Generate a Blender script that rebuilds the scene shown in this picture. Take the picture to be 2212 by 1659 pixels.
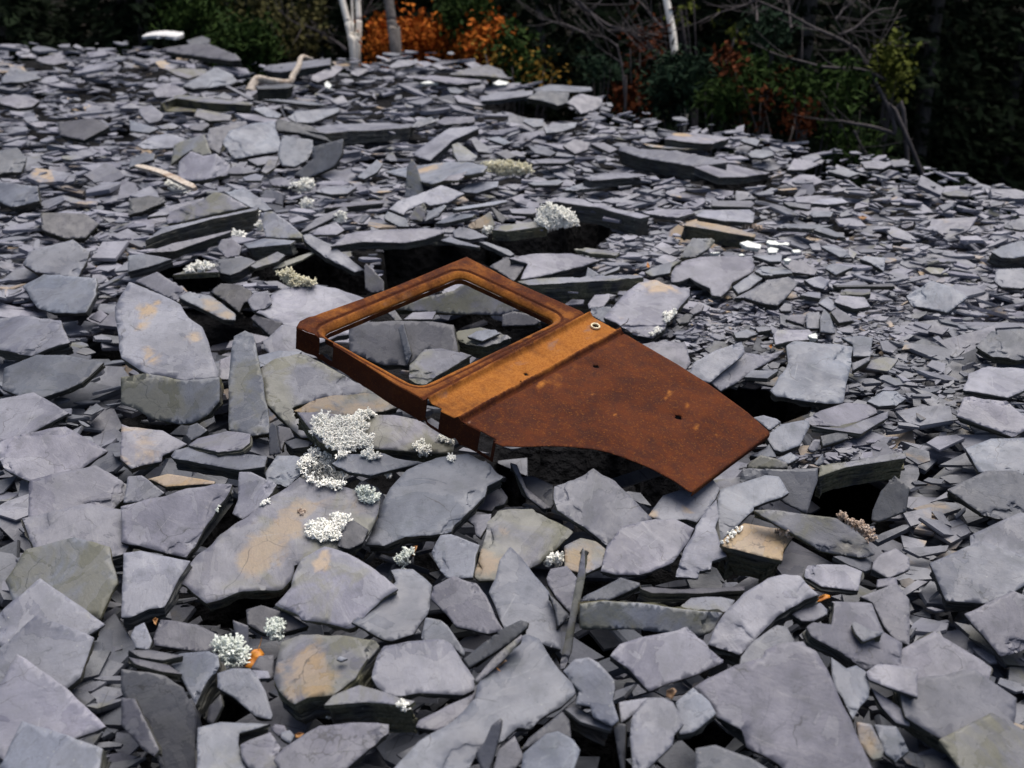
import bpy, bmesh, math, random
import numpy as np
from mathutils import Vector, Matrix, noise, geometry

for o in list(bpy.data.objects):
    bpy.data.objects.remove(o, do_unlink=True)
scene = bpy.context.scene
COL = scene.collection

# ------------------------------------------------------------------ camera
PITCH = 25.0
CAM_H = 1.45
cam_data = bpy.data.cameras.new("camera")
cam = bpy.data.objects.new("camera", cam_data)
COL.objects.link(cam)
cam.location = (0, 0, CAM_H)
cam.rotation_euler = (math.radians(90 - PITCH), 0, 0)
cam_data.sensor_fit = 'VERTICAL'
cam_data.sensor_height = 56.0
cam_data.lens = 79.97
cam_data.clip_end = 500
cam_data.dof.use_dof = True
cam_data.dof.focus_distance = 2.95
cam_data.dof.aperture_fstop = 7.0
scene.camera = cam

# ------------------------------------------------------------------ sky, sun, exposure
SUN_EL, SUN_AZ = 70.0, 30.0          # azimuth measured from +Y (into the picture) towards +X
world = bpy.data.worlds.new("World")
scene.world = world
world.use_nodes = True
wn = world.node_tree
wn.nodes.clear()
w_out = wn.nodes.new("ShaderNodeOutputWorld")
w_bg = wn.nodes.new("ShaderNodeBackground")
w_sky = wn.nodes.new("ShaderNodeTexSky")
w_sky.sky_type = 'NISHITA'
w_sky.sun_disc = False
w_sky.sun_elevation = math.radians(SUN_EL)
w_sky.sun_rotation = math.radians(SUN_AZ)
w_sky.altitude = 300
w_sky.air_density = 1.0
w_sky.dust_density = 6.0
w_sky.ozone_density = 0.6
w_bg.inputs['Strength'].default_value = 0.05
wn.links.new(w_sky.outputs[0], w_bg.inputs['Color'])
wn.links.new(w_bg.outputs[0], w_out.inputs['Surface'])
sun_data = bpy.data.lights.new("sun", 'SUN')
sun_data.energy = 1.5
sun_data.angle = math.radians(52)
sun_data.color = (1.0, 0.95, 0.88)
sun = bpy.data.objects.new("sun", sun_data)
COL.objects.link(sun)
_el, _az = math.radians(SUN_EL), math.radians(SUN_AZ)
_sd = Vector((math.sin(_az) * math.cos(_el), math.cos(_az) * math.cos(_el), math.sin(_el)))
sun.rotation_euler = (-_sd).to_track_quat('-Z', 'Y').to_euler()
scene.view_settings.view_transform = 'Standard'
scene.view_settings.look = 'None'
scene.view_settings.gamma = 1.0
scene.view_settings.use_curve_mapping = False
scene.view_settings.exposure = 1.4
scene.render.engine = 'CYCLES'
scene.cycles.max_bounces = 6
scene.cycles.diffuse_bounces = 3
scene.cycles.use_denoising = True

# ------------------------------------------------------------------ projection helpers (picture measured 2212 x 1659)
F = 2369.0
TH = math.radians(PITCH)
CR = np.array([1.0, 0, 0]); CU = np.array([0, math.sin(TH), math.cos(TH)]); CF = np.array([0, math.cos(TH), -math.sin(TH)])
C0 = np.array([0, 0, CAM_H])

def ray(px, py):
    return (px - 1106) / F * CR - (py - 829.5) / F * CU + CF

def project(P):
    d = np.asarray(P) - C0
    z = d @ CF
    return 1106 + F * (d @ CR) / z, 829.5 - F * (d @ CU) / z, z

def tile(c, r, s):
    v = [float(q) for q in s.replace(',', ' ').split()]
    return [(276.5 + 553 * c + v[i] / 4, 414.75 * r + v[i + 1] / 4) for i in range(0, len(v), 2)]

CREST = [(-200, 95), (0, 90), (280, 85), (430, 90), (520, 137), (640, 132), (720, 117), (850, 110), (1000, 114), (1090, 157), (1150, 187), (1290, 205),
         (1350, 232), (1480, 256), (1580, 279), (1760, 311), (1932, 348), (2212, 405), (2400, 440)]
_u, _e = [], []
for a, b in CREST:
    q = ray(a, b)
    _u.append(q[0] / q[1]); _e.append(CAM_H * q[1] / -q[2])

def edge_at(x, y):
    return np.interp(x / max(y, 0.3), _u, _e)

FLOOR = -3.6
def H(x, y):
    h = 0.05 * noise.noise(Vector((x * 0.9, y * 0.9, 3.1))) + 0.025 * noise.noise(Vector((x * 2.7, y * 2.7, 9.0)))
    e = edge_at(x, y)
    if y > e - 0.15:
        h -= 0.62 * (y - e + 0.15)
    return max(h, FLOOR + 0.1 * (y - 12))

def hit(px, py, dz=0.0):
    """where the sight line through a picture point meets the heap surface"""
    q = ray(px, py)
    t = (CAM_H - dz) / -q[2]
    for _ in range(3):
        P = C0 + q * t
        t = (CAM_H - dz - min(0.1, max(-0.1, H(P[0], P[1])))) / -q[2]
    return C0 + q * t

# ------------------------------------------------------------------ object helpers
def link(name, mesh, parent=None, mats=()):
    o = bpy.data.objects.new(name, mesh)
    COL.objects.link(o)
    for m in mats:
        mesh.materials.append(m)
    if parent is not None:
        o.parent = parent
    return o

def empty(name, loc):
    o = bpy.data.objects.new(name, None)
    COL.objects.link(o)
    o.location = loc
    o.empty_display_size = 0.05
    return o

def tag(o, label=None, cat=None, group=None, kind=None):
    if label: o["label"] = label
    if cat: o["category"] = cat
    if group: o["group"] = group
    if kind: o["kind"] = kind
    return o

def pydata(name, v, f, smooth=False):
    me = bpy.data.meshes.new(name)
    me.from_pydata([tuple(map(float, p)) for p in v], [], f)
    me.update()
    if smooth:
        me.polygons.foreach_set('use_smooth', [True] * len(me.polygons))
    return me

def inside(poly, x, y):
    c = False
    j = len(poly) - 1
    for i in range(len(poly)):
        xi, yi = poly[i]; xj, yj = poly[j]
        if (yi > y) != (yj > y) and x < (xj - xi) * (y - yi) / (yj - yi) + xi:
            c = not c
        j = i
    return c

def inside_np(poly, X, Y):
    c = np.zeros(X.shape, bool)
    j = len(poly) - 1
    for i in range(len(poly)):
        xi, yi = poly[i]; xj, yj = poly[j]
        if yi != yj:
            c ^= ((yi > Y) != (yj > Y)) & (X < (xj - xi) * (Y - yi) / (yj - yi) + xi)
        j = i
    return c

# ------------------------------------------------------------------ materials
class N:
    """tiny node-tree writer"""
    def __init__(self, name):
        self.m = bpy.data.materials.new(name)
        self.m.use_nodes = True
        self.t = self.m.node_tree
        self.t.nodes.clear()
        self.out = self.t.nodes.new("ShaderNodeOutputMaterial")
        self.b = self.t.nodes.new("ShaderNodeBsdfPrincipled")
        self.t.links.new(self.b.outputs[0], self.out.inputs['Surface'])
    def new(self, kind, **kw):
        n = self.t.nodes.new("ShaderNode" + kind)
        for k, v in kw.items():
            setattr(n, k, v)
        return n
    def put(self, sock, v):
        if isinstance(v, bpy.types.NodeSocket):
            self.t.links.new(v, sock)
        else:
            sock.default_value = v
    def noise(self, vec, scale, detail=4, rough=0.55, dist=0.0):
        n = self.new("TexNoise")
        self.put(n.inputs['Vector'], vec)
        n.inputs['Scale'].default_value = scale
        n.inputs['Detail'].default_value = detail
        n.inputs['Roughness'].default_value = rough
        n.inputs['Distortion'].default_value = dist
        return n.outputs['Fac']
    def voronoi(self, vec, scale, feature='F1'):
        n = self.new("TexVoronoi", feature=feature)
        self.put(n.inputs['Vector'], vec)
        n.inputs['Scale'].default_value = scale
        return n.outputs['Distance']
    def ramp(self, fac, lo, hi):
        n = self.new("MapRange", interpolation_type='SMOOTHSTEP')
        self.put(n.inputs['Value'], fac)
        self.put(n.inputs['From Min'], lo); self.put(n.inputs['From Max'], hi)
        return n.outputs[0]
    def math(self, op, a, b=0.0, c=None):
        n = self.new("Math", operation=op)
        self.put(n.inputs[0], a); self.put(n.inputs[1], b)
        if c is not None: self.put(n.inputs[2], c)
        return n.outputs[0]
    def mix(self, fac, a, b, blend='MIX'):
        n = self.new("Mix", data_type='RGBA', blend_type=blend)
        self.put(n.inputs[0], fac)
        self.put(n.inputs[6], a if isinstance(a, bpy.types.NodeSocket) else (*a, 1))
        self.put(n.inputs[7], b if isinstance(b, bpy.types.NodeSocket) else (*b, 1))
        return n.outputs[2]
    def scale(self, vec, s):
        n = self.new("Mapping")
        self.put(n.inputs['Vector'], vec)
        n.inputs['Scale'].default_value = s
        return n.outputs[0]
    def vadd(self, a, b):
        n = self.new("VectorMath", operation='ADD')
        self.put(n.inputs[0], a); self.put(n.inputs[1], b)
        return n.outputs[0]
    def bump(self, h, strength=0.5, dist=0.01, prev=None):
        n = self.new("Bump")
        self.put(n.inputs['Height'], h)
        n.inputs['Strength'].default_value = strength
        n.inputs['Distance'].default_value = dist
        if prev is not None: self.put(n.inputs['Normal'], prev)
        return n.outputs[0]
    def finish(self, col, rough=0.8, normal=None, spec=0.3):
        self.put(self.b.inputs['Base Color'], col if isinstance(col, bpy.types.NodeSocket) else (*col, 1))
        self.put(self.b.inputs['Roughness'], rough)
        self.b.inputs['Specular IOR Level'].default_value = spec
        if normal is not None: self.put(self.b.inputs['Normal'], normal)
        return self.m

def slate_material(name, side=False, rubble=False):
    """slate: object colour carries (iron stain, olive weathering, value); rubble reads the same from a colour attribute"""
    n = N(name)
    tc = n.new("TexCoord")
    oi = n.new("ObjectInfo")
    sep = n.new("SeparateColor")
    if rubble:
        at = n.new("Attribute", attribute_name="tint")
        n.put(sep.inputs[0], at.outputs['Color'])
        v = tc.outputs['Object']
    else:
        n.put(sep.inputs[0], oi.outputs['Color'])
        cmb = n.new("CombineXYZ")
        r = n.math('MULTIPLY', oi.outputs['Random'], 91.7)
        n.put(cmb.inputs[0], r); n.put(cmb.inputs[1], n.math('MULTIPLY', r, 1.7)); n.put(cmb.inputs[2], n.math('MULTIPLY', r, 0.6))
        v = n.vadd(tc.outputs['Object'], cmb.outputs[0])
    st, gr, val = sep.outputs[0], sep.outputs[1], sep.outputs[2]
    if side:
        lam = n.noise(n.scale(v, (8, 8, 130)), 1.0, 5, 0.65)
        big = n.noise(v, 12, 4)
        fine = n.noise(v, 160, 3)
        col = n.mix(n.ramp(lam, 0.3, 0.7), (0.024, 0.026, 0.030), (0.10, 0.102, 0.106))  # weathered edge, darkened further in colour to stand for side-face shade
        col = n.mix(n.math('MULTIPLY', n.ramp(big, 0.34, 0.58), n.math('MINIMUM', n.math('MULTIPLY_ADD', gr, 1.25, 0.10), .95)), col, n.mix(n.ramp(fine, .35, .65), (0.11, 0.107, 0.065), (0.19, 0.185, 0.125)))
        col = n.mix(n.math('MULTIPLY', n.ramp(n.noise(v, 9, 4), 0.52, 0.7), n.math('ADD', st, 0.1)), col, (0.13, 0.075, 0.03))
        spots = n.ramp(n.voronoi(v, 38), 0.16, 0.10)
        col = n.mix(n.math('MULTIPLY', spots, n.math('MULTIPLY', n.ramp(n.noise(v, 7, 2), 0.5, 0.62), 0.7)), col, (0.26, 0.26, 0.22))
        col = n.mix(1.0, col, n.mix(val, (0.55,) * 3, (1.25,) * 3), 'MULTIPLY')
        bm = n.bump(lam, 0.9, 0.004)
        bm = n.bump(fine, 0.4, 0.002, bm)
        return n.finish(col, 0.85, bm, 0.2)
    big = n.noise(v, 4.5, 5, 0.6, 0.4)
    mid = n.noise(v, 21, 5, 0.6)
    fine = n.noise(v, 190, 3, 0.6)
    grain = n.noise(n.scale(v, (10, 42, 20)), 1.0, 6, 0.68, 1.2)
    col = n.mix(n.ramp(big, 0.34, 0.68), (0.094, 0.097, 0.128), (0.196, 0.199, 0.239))
    col = n.mix(n.math('MULTIPLY', n.ramp(mid, 0.50, 0.72), 0.6), col, (0.095, 0.10, 0.112))
    col = n.mix(n.math('MULTIPLY', n.ramp(grain, 0.54, 0.72), 0.38), col, (0.275, 0.278, 0.29))
    hue = oi.outputs['Random'] if not rubble else sep.outputs[2]
    col = n.mix(1.0, col, n.mix(n.ramp(hue, .1, .9), (0.92, 1.01, 1.04), (1.02, .995, 1.03)), 'MULTIPLY')
    # olive weathering
    gm = n.ramp(n.noise(v, 6.5, 5, 0.62, 0.6), n.math('MULTIPLY_ADD', gr, -0.42, 0.70), n.math('MULTIPLY_ADD', gr, -0.30, 0.80))
    col = n.mix(n.math('MULTIPLY', gm, n.math('MINIMUM', n.math('MULTIPLY', gr, 2.2), 0.85)), col, (0.135, 0.135, 0.092))
    # iron stain
    sv = n.noise(n.vadd(v, (3.7, 1.1, 0.2)), 4.2, 6, 0.6, 0.8)
    sm = n.ramp(sv, n.math('MULTIPLY_ADD', st, -0.36, 0.70), n.math('MULTIPLY_ADD', st, -0.30, 0.80))
    bl = n.new('Attribute', attribute_name='stain').outputs['Fac']
    sc = n.mix(n.ramp(mid, 0.35, 0.65), (0.30, 0.205, 0.095), (0.36, 0.255, 0.15))
    col = n.mix(n.math('MULTIPLY', sm, n.math('MINIMUM', n.math('MULTIPLY', st, 3.0), 0.82)), col, sc)
    bk = n.math('ADD', bl, n.math('MULTIPLY', n.math('SUBTRACT', n.noise(v, 14, 6, .65, .8), .5), n.math('MULTIPLY', n.ramp(bl, 0, .2), 1.5)))
    col = n.mix(n.math('MULTIPLY', n.ramp(bk, .28, .78), .85), col, sc)
    # pale dust and lichen freckles
    sp = n.ramp(n.voronoi(v, 55), 0.13, 0.07)
    col = n.mix(n.math('MULTIPLY', sp, n.math('MULTIPLY', n.ramp(n.noise(v, 6, 2), 0.56, 0.66), 0.5)), col, (0.36, 0.36, 0.33))
    col = n.mix(n.math('MULTIPLY', n.ramp(fine, 0.35, 0.7), 0.22), col, (0.075, 0.077, 0.088))
    # flake scars: thin leaves broken away in steps
    scar = n.noise(n.vadd(v, (9.1, 4.2, 1.3)), 5.5, 5, 0.55, 0.7)
    snap = n.math('SNAP', scar, 0.085)
    col = n.mix(n.math('MULTIPLY', n.ramp(n.math('FRACT', n.math('MULTIPLY', snap, 37.3)), .2, .8), .22), col, (0.27, 0.275, 0.30))
    frac = n.math('SUBTRACT', scar, snap)
    col = n.mix(n.math('MULTIPLY', n.ramp(frac, .006, 0.0), .35), col, (0.05, 0.052, 0.06))
    # cracks
    ck = n.voronoi(n.vadd(v, n.scale(n.new("TexNoise").outputs['Color'], (.06, .06, .06))), 6.5, 'DISTANCE_TO_EDGE')
    col = n.mix(n.math('MULTIPLY', n.ramp(ck, .012, 0.0), n.math('MULTIPLY', n.ramp(n.noise(v, 5, 2), .54, .60), .65)), col, (0.03, 0.031, 0.036))
    # hairline scratches
    scr = n.noise(n.scale(v, (170, 5, 20)), 1.0, 2, .5, .25)
    col = n.mix(n.math('MULTIPLY', n.ramp(scr, .70, .76), n.math('MULTIPLY', n.ramp(n.noise(v, 8, 2), .5, .6), .3)), col, (0.34, 0.34, 0.36))
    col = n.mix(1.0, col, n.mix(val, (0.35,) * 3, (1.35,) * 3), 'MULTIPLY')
    bm = n.bump(grain, 0.22, 0.004)
    bm = n.bump(snap, 0.55, 0.02, bm)
    bm = n.bump(mid, 0.30, 0.006, bm)
    bm = n.bump(fine, 0.35, 0.0012, bm)
    return n.finish(col, n.mix(n.ramp(mid, .3, .7), (0.50,) * 3, (0.68,) * 3), bm, 0.5)

M_TOP = slate_material("slate_cleavage_face")
M_SIDE = slate_material("slate_broken_edge", side=True)
M_RUB = slate_material("slate_rubble_face", rubble=True)

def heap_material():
    n = N("grit_gap_shade")
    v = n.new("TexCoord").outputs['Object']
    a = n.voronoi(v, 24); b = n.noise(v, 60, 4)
    col = n.mix(n.ramp(a, 0.1, 0.6), (0.004, 0.004, 0.005), (0.013, 0.013, 0.015))  # near-black colour stands in for the deep shade between slates
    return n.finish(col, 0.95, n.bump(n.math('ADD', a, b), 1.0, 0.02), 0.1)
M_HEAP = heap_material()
# ------------------------------------------------------------------ the slates one can tell apart, far to near
# tile column, tile row, outline; t thickness (m), m look, ty/tx lean of the face towards the camera / the right (degrees), L layer, l label
SLABS = []
def S(c, r, poly, t=0.018, m='b', ty=None, tx=None, L=5, l=None, nm='slate_slab'):
    SLABS.append(dict(poly=tile(c, r, poly), t=t, m=m, ty=ty, tx=tx, L=L, l=l, nm=nm))

# crest and far field, left
S(0,0,'505,350 640,310 710,340 700,375 530,390', m='d', t=.04, l='dark slate hump on the far crest right of the bleached board')
S(0,0,'310,410 520,385 700,380 930,470 980,520 900,530 560,480 330,445', t=.05, m='d', l='wide dark ragged ledge of slate on the far left crest')
S(0,0,'320,595 480,590 680,600 670,640 520,680 420,650', m='g', t=.02, l='pale greenish lens shaped slate on the far left slope')
S(0,0,'470,740 700,610 760,580 900,640 945,700 880,730 560,770', m='w', t=.03, ty=14, l='broad bright slate on the far left slope left of the driftwood')
S(0,0,'210,790 300,720 420,740 520,800 420,840 240,840', m='b')
S(0,0,'1170,600 1200,565 1750,500 1750,560 1500,600 1300,625', t=.06, l='long bright slate with dark front face behind the driftwood tip')
S(0,0,'1580,690 1590,650 1800,560 1860,590 1780,660 1640,710')
S(0,0,'1920,640 1930,610 2060,590 2080,610 1990,660')
S(0,0,'1100,745 1400,720 1440,740 1380,760 1120,770', t=.085, m='d', l='dark shaded block of slate under the driftwood branch', nm='slate_block')
S(0,0,'840,745 870,740 1090,850 1060,865', t=.02)
S(0,0,'740,840 830,795 900,830 890,860')
S(0,0,'280,890 430,815 740,845 1080,885 1070,905 700,890 420,850', t=.055, m='g', l='long olive beam of slate across the far left slope', nm='slate_block')
S(0,0,'1160,860 1300,855 1600,880 1720,910 1560,905')
S(0,0,'1080,940 1180,920 1330,990 1300,1020 1200,1010', m='s')
S(0,0,'1380,1010 1450,960 1830,930 1820,970 1600,1060 1460,1060', m='w')
S(0,0,'90,945 200,900 310,990 280,1040 180,1065 110,1000')
S(0,0,'570,1000 600,940 720,960 900,995 880,1040 700,1045', m='g')
S(0,0,'255,1090 380,1060 440,1090 400,1110 280,1110')
S(0,0,'520,1090 680,1060 705,1080 640,1130 540,1120')
S(0,0,'10,1030 150,1080 270,1110 180,1150 20,1130', m='p')
S(0,0,'80,1250 200,1180 330,1150 480,1190 500,1260 330,1280 130,1280', l='wide pale wedge slate near the left edge of the middle distance')
S(0,0,'1510,1130 1700,1080 2212,1060 2480,1065 2430,1100 2200,1120 1700,1150', t=.075, m='w', l='long bright plank of slate with thick dark front, middle distance')
S(0,0,'700,1110 1020,1040 1040,1080 880,1130 820,1240 790,1330 660,1250', ty=22, l='grey slate leaning behind the squarish bright one at left')
S(0,0,'1275,1045 1310,1025 1590,1090 1760,1225 1480,1150 1280,1130', m='d', ty=35, t=.04, l='dark shaded beam end above the pair of leaning slates', nm='slate_block')
S(0,0,'820,1240 870,1130 1060,1070 1270,1045 1280,1130 1330,1250 1300,1310 1100,1340 920,1370', m='w', ty=26, t=.03, l='bright squarish slate leaning among the left middle rubble')
S(0,0,'1320,1210 1340,1170 1600,1210 1600,1290 1550,1380 1440,1440 1330,1430 1290,1330', ty=25, t=.025)
S(0,0,'1440,1510 1600,1370 1590,1270 1860,1200 1850,1330 1780,1440 1540,1550', m='d', ty=48, tx=-14, t=.03, l='steep dark slate with pale upper rim, left middle distance')
S(0,0,'400,1240 660,1160 720,1330 640,1345 540,1300 440,1370 370,1420', m='g', ty=24)
S(0,0,'10,1450 20,1370 150,1310 230,1325 220,1380 90,1420')
S(0,0,'1030,1380 1200,1350 1300,1350 1290,1390 1120,1430')
S(0,0,'1150,1480 1210,1380 1300,1370 1270,1450 1190,1500', m='g')
S(0,0,'880,1440 1000,1440 1130,1480 1000,1500 860,1500')
S(0,0,'420,1560 440,1400 540,1305 650,1345 760,1330 880,1420 870,1500 620,1560', m='w', ty=24, t=.03, l='big bright slate above the weathered plank at left')
S(0,0,'990,1530 1100,1500 1170,1520 1150,1560 1010,1560')
S(0,0,'1220,1550 1330,1535 1470,1590 1440,1610 1240,1600')
S(0,0,'1980,1530 2150,1380 2200,1420 2150,1490 2040,1550', ty=30)
S(0,0,'1620,1650 1720,1610 1880,1600 1980,1610 1900,1670 1750,1680')
# far field, centre
S(1,0,'40,570 120,520 290,510 300,540 220,570 60,590')
S(1,0,'400,560 480,555 540,590 480,600', m='w')
S(1,0,'690,545 780,530 850,570 840,590 760,590')
S(1,0,'560,640 700,600 900,560 1020,600 1080,680 900,660', m='g', t=.03)
S(1,0,'250,670 400,650 840,690 840,705 640,725 440,700', t=.03)
S(1,0,'1230,850 1330,790 1600,800 1590,890 1500,915 1400,880', ty=35, t=.05, m='d')
S(1,0,'820,840 1000,790 1290,780 1280,820 990,865 840,870', m='w', t=.03)
S(1,0,'1290,770 1430,730 1790,755 1800,780 1690,795 1310,790', m='w', t=.02, l='pale slab jutting into the dark wood on the crest')
S(1,0,'1580,890 1640,830 1700,810 1890,850 1880,920 1800,960 1700,985 1640,920', m='b', ty=22, l='grey slab on the right crest below the jutting pale one')
S(1,0,'540,760 610,755 700,790 640,810 570,800')
S(1,0,'600,830 640,820 780,870 870,910 800,910 640,880')
S(1,0,'450,1060 520,1010 780,1010 785,1050 520,1080', m='w')
S(1,0,'230,1100 300,1030 410,1010 450,1050 300,1100')
S(1,0,'1200,1050 1230,1020 1380,1030 1375,1090 1290,1100')
S(1,0,'1380,1100 1500,1070 1670,1060 1650,1100 1520,1140 1400,1150', m='w')
S(1,0,'870,1195 990,1180 1100,1230 1040,1250')
S(1,0,'750,1210 800,1200 950,1300 920,1320 810,1310', ty=25)
S(1,0,'585,1250 640,1230 810,1350 780,1390 640,1395 600,1330', m='g', ty=28, l='greenish wedge slate with yellow fleck in the centre distance')
S(1,0,'240,1330 420,1200 560,1110 800,1090 825,1110 600,1210 400,1390 300,1360', m='w', t=.05, tx=-8, l='long bright slab pointing to the right, centre distance, thick lower edge')
S(1,0,'1545,1260 1640,1200 1780,1230 1770,1290 1650,1330', m='w')
S(1,0,'1780,1240 1900,1230 2020,1290 1950,1320')
S(1,0,'1240,1260 1400,1270 1490,1320 1430,1350 1300,1320')
S(1,0,'960,1320 1060,1290 1140,1350 1060,1380')
S(1,0,'10,1490 200,1440 560,1400 740,1400 900,1440 860,1490 600,1530 420,1590 320,1570', m='s', t=.025, l='broad bright slab with orange stained back edge beside the pale lichen mat')
S(1,0,'760,1400 960,1365 1050,1400 1000,1430 900,1445', m='d', ty=30)
S(1,0,'1250,1390 1400,1370 1640,1380 1560,1410 1300,1410')
S(1,0,'180,1700 200,1440 240,1370 280,1420 360,1700', ty=58, tx=10, m='g', t=.02, l='pointed grey shard standing upright in the centre distance', nm='slate_shard')
S(1,0,'1720,1530 1960,1490 2212,1500 2300,1520 1800,1560', t=.045, m='w')
S(1,0,'1240,1580 1520,1550 1550,1570 1500,1600 1300,1600')
S(1,0,'510,1560 560,1520 720,1480 690,1530 640,1560', m='g')
S(1,0,'640,1650 760,1580 990,1560 980,1610 800,1670', m='w')
S(1,0,'1540,1630 1720,1580 1940,1570 1945,1600 1800,1630 1600,1640', m='w')
# far field, right
S(2,0,'860,1210 930,1190 1040,1210 1010,1260 900,1230')
S(2,0,'210,1200 290,1150 480,1150 770,1180 785,1195 620,1240 400,1230', m='s', t=.045, l='bright slab with ochre streak below the red brown bush')
S(2,0,'20,1240 200,1260 500,1280 400,1290 100,1270', m='o', t=.012, l='thin ochre strip of slate under the ochre streaked bright slab')
S(2,0,'930,1330 1000,1290 1140,1300 1160,1340 1060,1365 960,1360')
S(2,0,'1270,1470 1330,1370 1480,1390 1550,1420 1420,1470', m='w')
S(2,0,'460,1440 740,1410 1130,1490 900,1530 690,1530 540,1470', m='w', t=.04, l='long bright flake at the right of the dark fronted ledge')
S(2,0,'-190,1300 -150,1240 0,1290 300,1300 700,1380 760,1410 450,1440 240,1400 0,1360', m='b', t=.09, l='long ledge slab with tall dark front face, right middle distance', nm='slate_block')
S(2,0,'1900,1400 2050,1380 2180,1420 2100,1460 1950,1450')
S(2,0,'1620,1480 1760,1450 1900,1500 1800,1530')
# second row, left
S(0,1,'0,190 10,60 180,30 300,50 330,80 120,170', m='d', t=.03)
S(0,1,'165,220 350,120 660,50 640,90 480,150 330,200', m='w', t=.015)
S(0,1,'830,0 1000,-40 1150,60 1250,150 1180,165 1050,130', m='w')
S(0,1,'320,180 640,70 740,0 830,10 1040,130 700,200 480,250 340,270', m='g', ty=30, l='olive faced slab leaning below the weathered plank')
S(0,1,'1690,120 1850,90 2212,70 2215,95 1900,125 1700,135', t=.03)
S(0,1,'300,310 800,200 1100,140 1130,130 1110,160 700,240 330,350 150,430', m='w', t=.085, ty=5, l='long layered block of slate carrying a lichen tuft on its front', nm='slate_block')
S(0,1,'1140,180 1250,170 1400,270 1510,370 1500,400 1300,400 1190,390', m='g', ty=30, t=.03)
S(0,1,'150,520 390,440 500,420 900,330 880,350 640,430 410,510', m='b', t=.05, ty=8)
S(0,1,'1490,350 1620,230 1880,120 1905,160 1720,250 1560,330')
S(0,1,'1590,370 1640,310 1800,260 1870,330 1800,370', m='s')
S(0,1,'1750,470 1890,360 2100,330 2500,315 2745,325 2740,345 2600,400 2400,440 2212,435 2040,430', m='w', t=.04, ty=6, l='large bright overhanging slab above the black hollow behind the door')
S(0,1,'1000,450 1180,400 1450,420 1400,450 1040,485', t=.05)
S(0,1,'1510,370 1560,360 1750,450 1900,560 2040,670 1960,690 1700,560 1530,430', t=.03, tx=12, ty=20, l='long slab sliding down rightwards into the black hollow')
S(0,1,'770,480 810,410 900,400 980,470 960,550 850,570', m='p', ty=35, t=.03, l='small rounded pinkish slate under a lichen tuft at left')
S(0,1,'0,550 120,530 380,580 200,640 0,690', m='p', t=.04)
S(0,1,'1040,630 1200,560 1290,515 1360,545 1300,600 1100,660', m='g', t=.02)
S(0,1,'1250,660 1290,620 1600,510 1620,520 1500,590 1330,650', m='g', t=.015)
S(0,1,'700,590 1000,560 1110,600 960,690 880,720 800,700', m='d', t=.04, L=4)
S(0,1,'380,715 520,670 750,650 790,690 600,700', m='g', t=.02)
S(0,1,'60,770 250,690 330,740 470,830 510,860 440,900 430,940 300,890', m='b', t=.03)
S(0,1,'2040,640 2060,615 2212,770 2212,860 2100,870 2050,830', m='d', ty=45, t=.02)
S(0,1,'700,860 800,790 960,800 1070,860 1060,930 1000,960 960,1040 850,950', m='d', ty=30, t=.06, l='dark rounded rock with curved ridges behind the upright post')
S(0,1,'440,900 530,860 700,890 800,950 930,1060 930,1110 820,1100 600,990 450,920', m='s', t=.03, ty=15, l='lens shaped slate with tan streak right of the biggest left slab')
S(0,1,'1240,890 1330,840 1560,790 1800,830 2040,915 2200,1000 2000,1200 1640,1300 1330,1140 1100,1040 1210,970', m='w', t=.03, ty=10, l='wide bright slab under the upper left corner of the rusty door')
S(0,1,'1030,940 1090,870 1210,850 1240,960 1180,1010 1080,1030', ty=30, t=.03)
S(0,1,'1060,1090 1090,1060 1330,1130 1300,1200 1260,1270 1180,1200', m='d', ty=25, t=.03, l='dark curved strip of slate left of the door corner')
S(0,1,'1170,1290 1330,1150 1450,1160 1500,1290 1700,1430 1250,1420 1180,1350', m='w', t=.02)
S(0,1,'1110,1420 1300,1370 1500,1380 1480,1400 1290,1440 1250,1480 1140,1510', m='b', t=.02)
S(0,1,'790,1450 900,1410 880,1620 790,1620', m='b', ty=20)
S(0,1,'1140,1530 1260,1440 1480,1395 1580,1430 1900,1600 2160,1750 1680,1780 1420,1870 1620,2120 1500,2120 1200,1840 1170,1659', m='g', ty=22, t=.045, l='mottled greenish slab between the upright post and the door')
S(0,2,'-60,-60 160,-90 500,-30 790,-60 795,100 790,150 700,260 560,340 440,350 200,300 60,210 -60,170', m='S', ty=50, t=.04, l='rough olive face under the biggest pale slab at left')
S(0,1,'10,780 120,820 350,910 450,970 520,1080 640,1170 690,1270 720,1380 780,1560 780,1610 500,1630 160,1570 -60,1440 -120,1000', m='s', ty=24, tx=4, t=.035, l='biggest pale slab at the left edge with ochre blotches')
S(0,1,'865,2060 865,1659 910,1240 1010,1190 1080,1220 1170,1659 1220,2000 1225,2080 1070,2110', m='g', ty=34, tx=-4, t=.05, L=5, l='tall tapering olive slate post standing upright left of the door', nm='slate_post')
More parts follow.
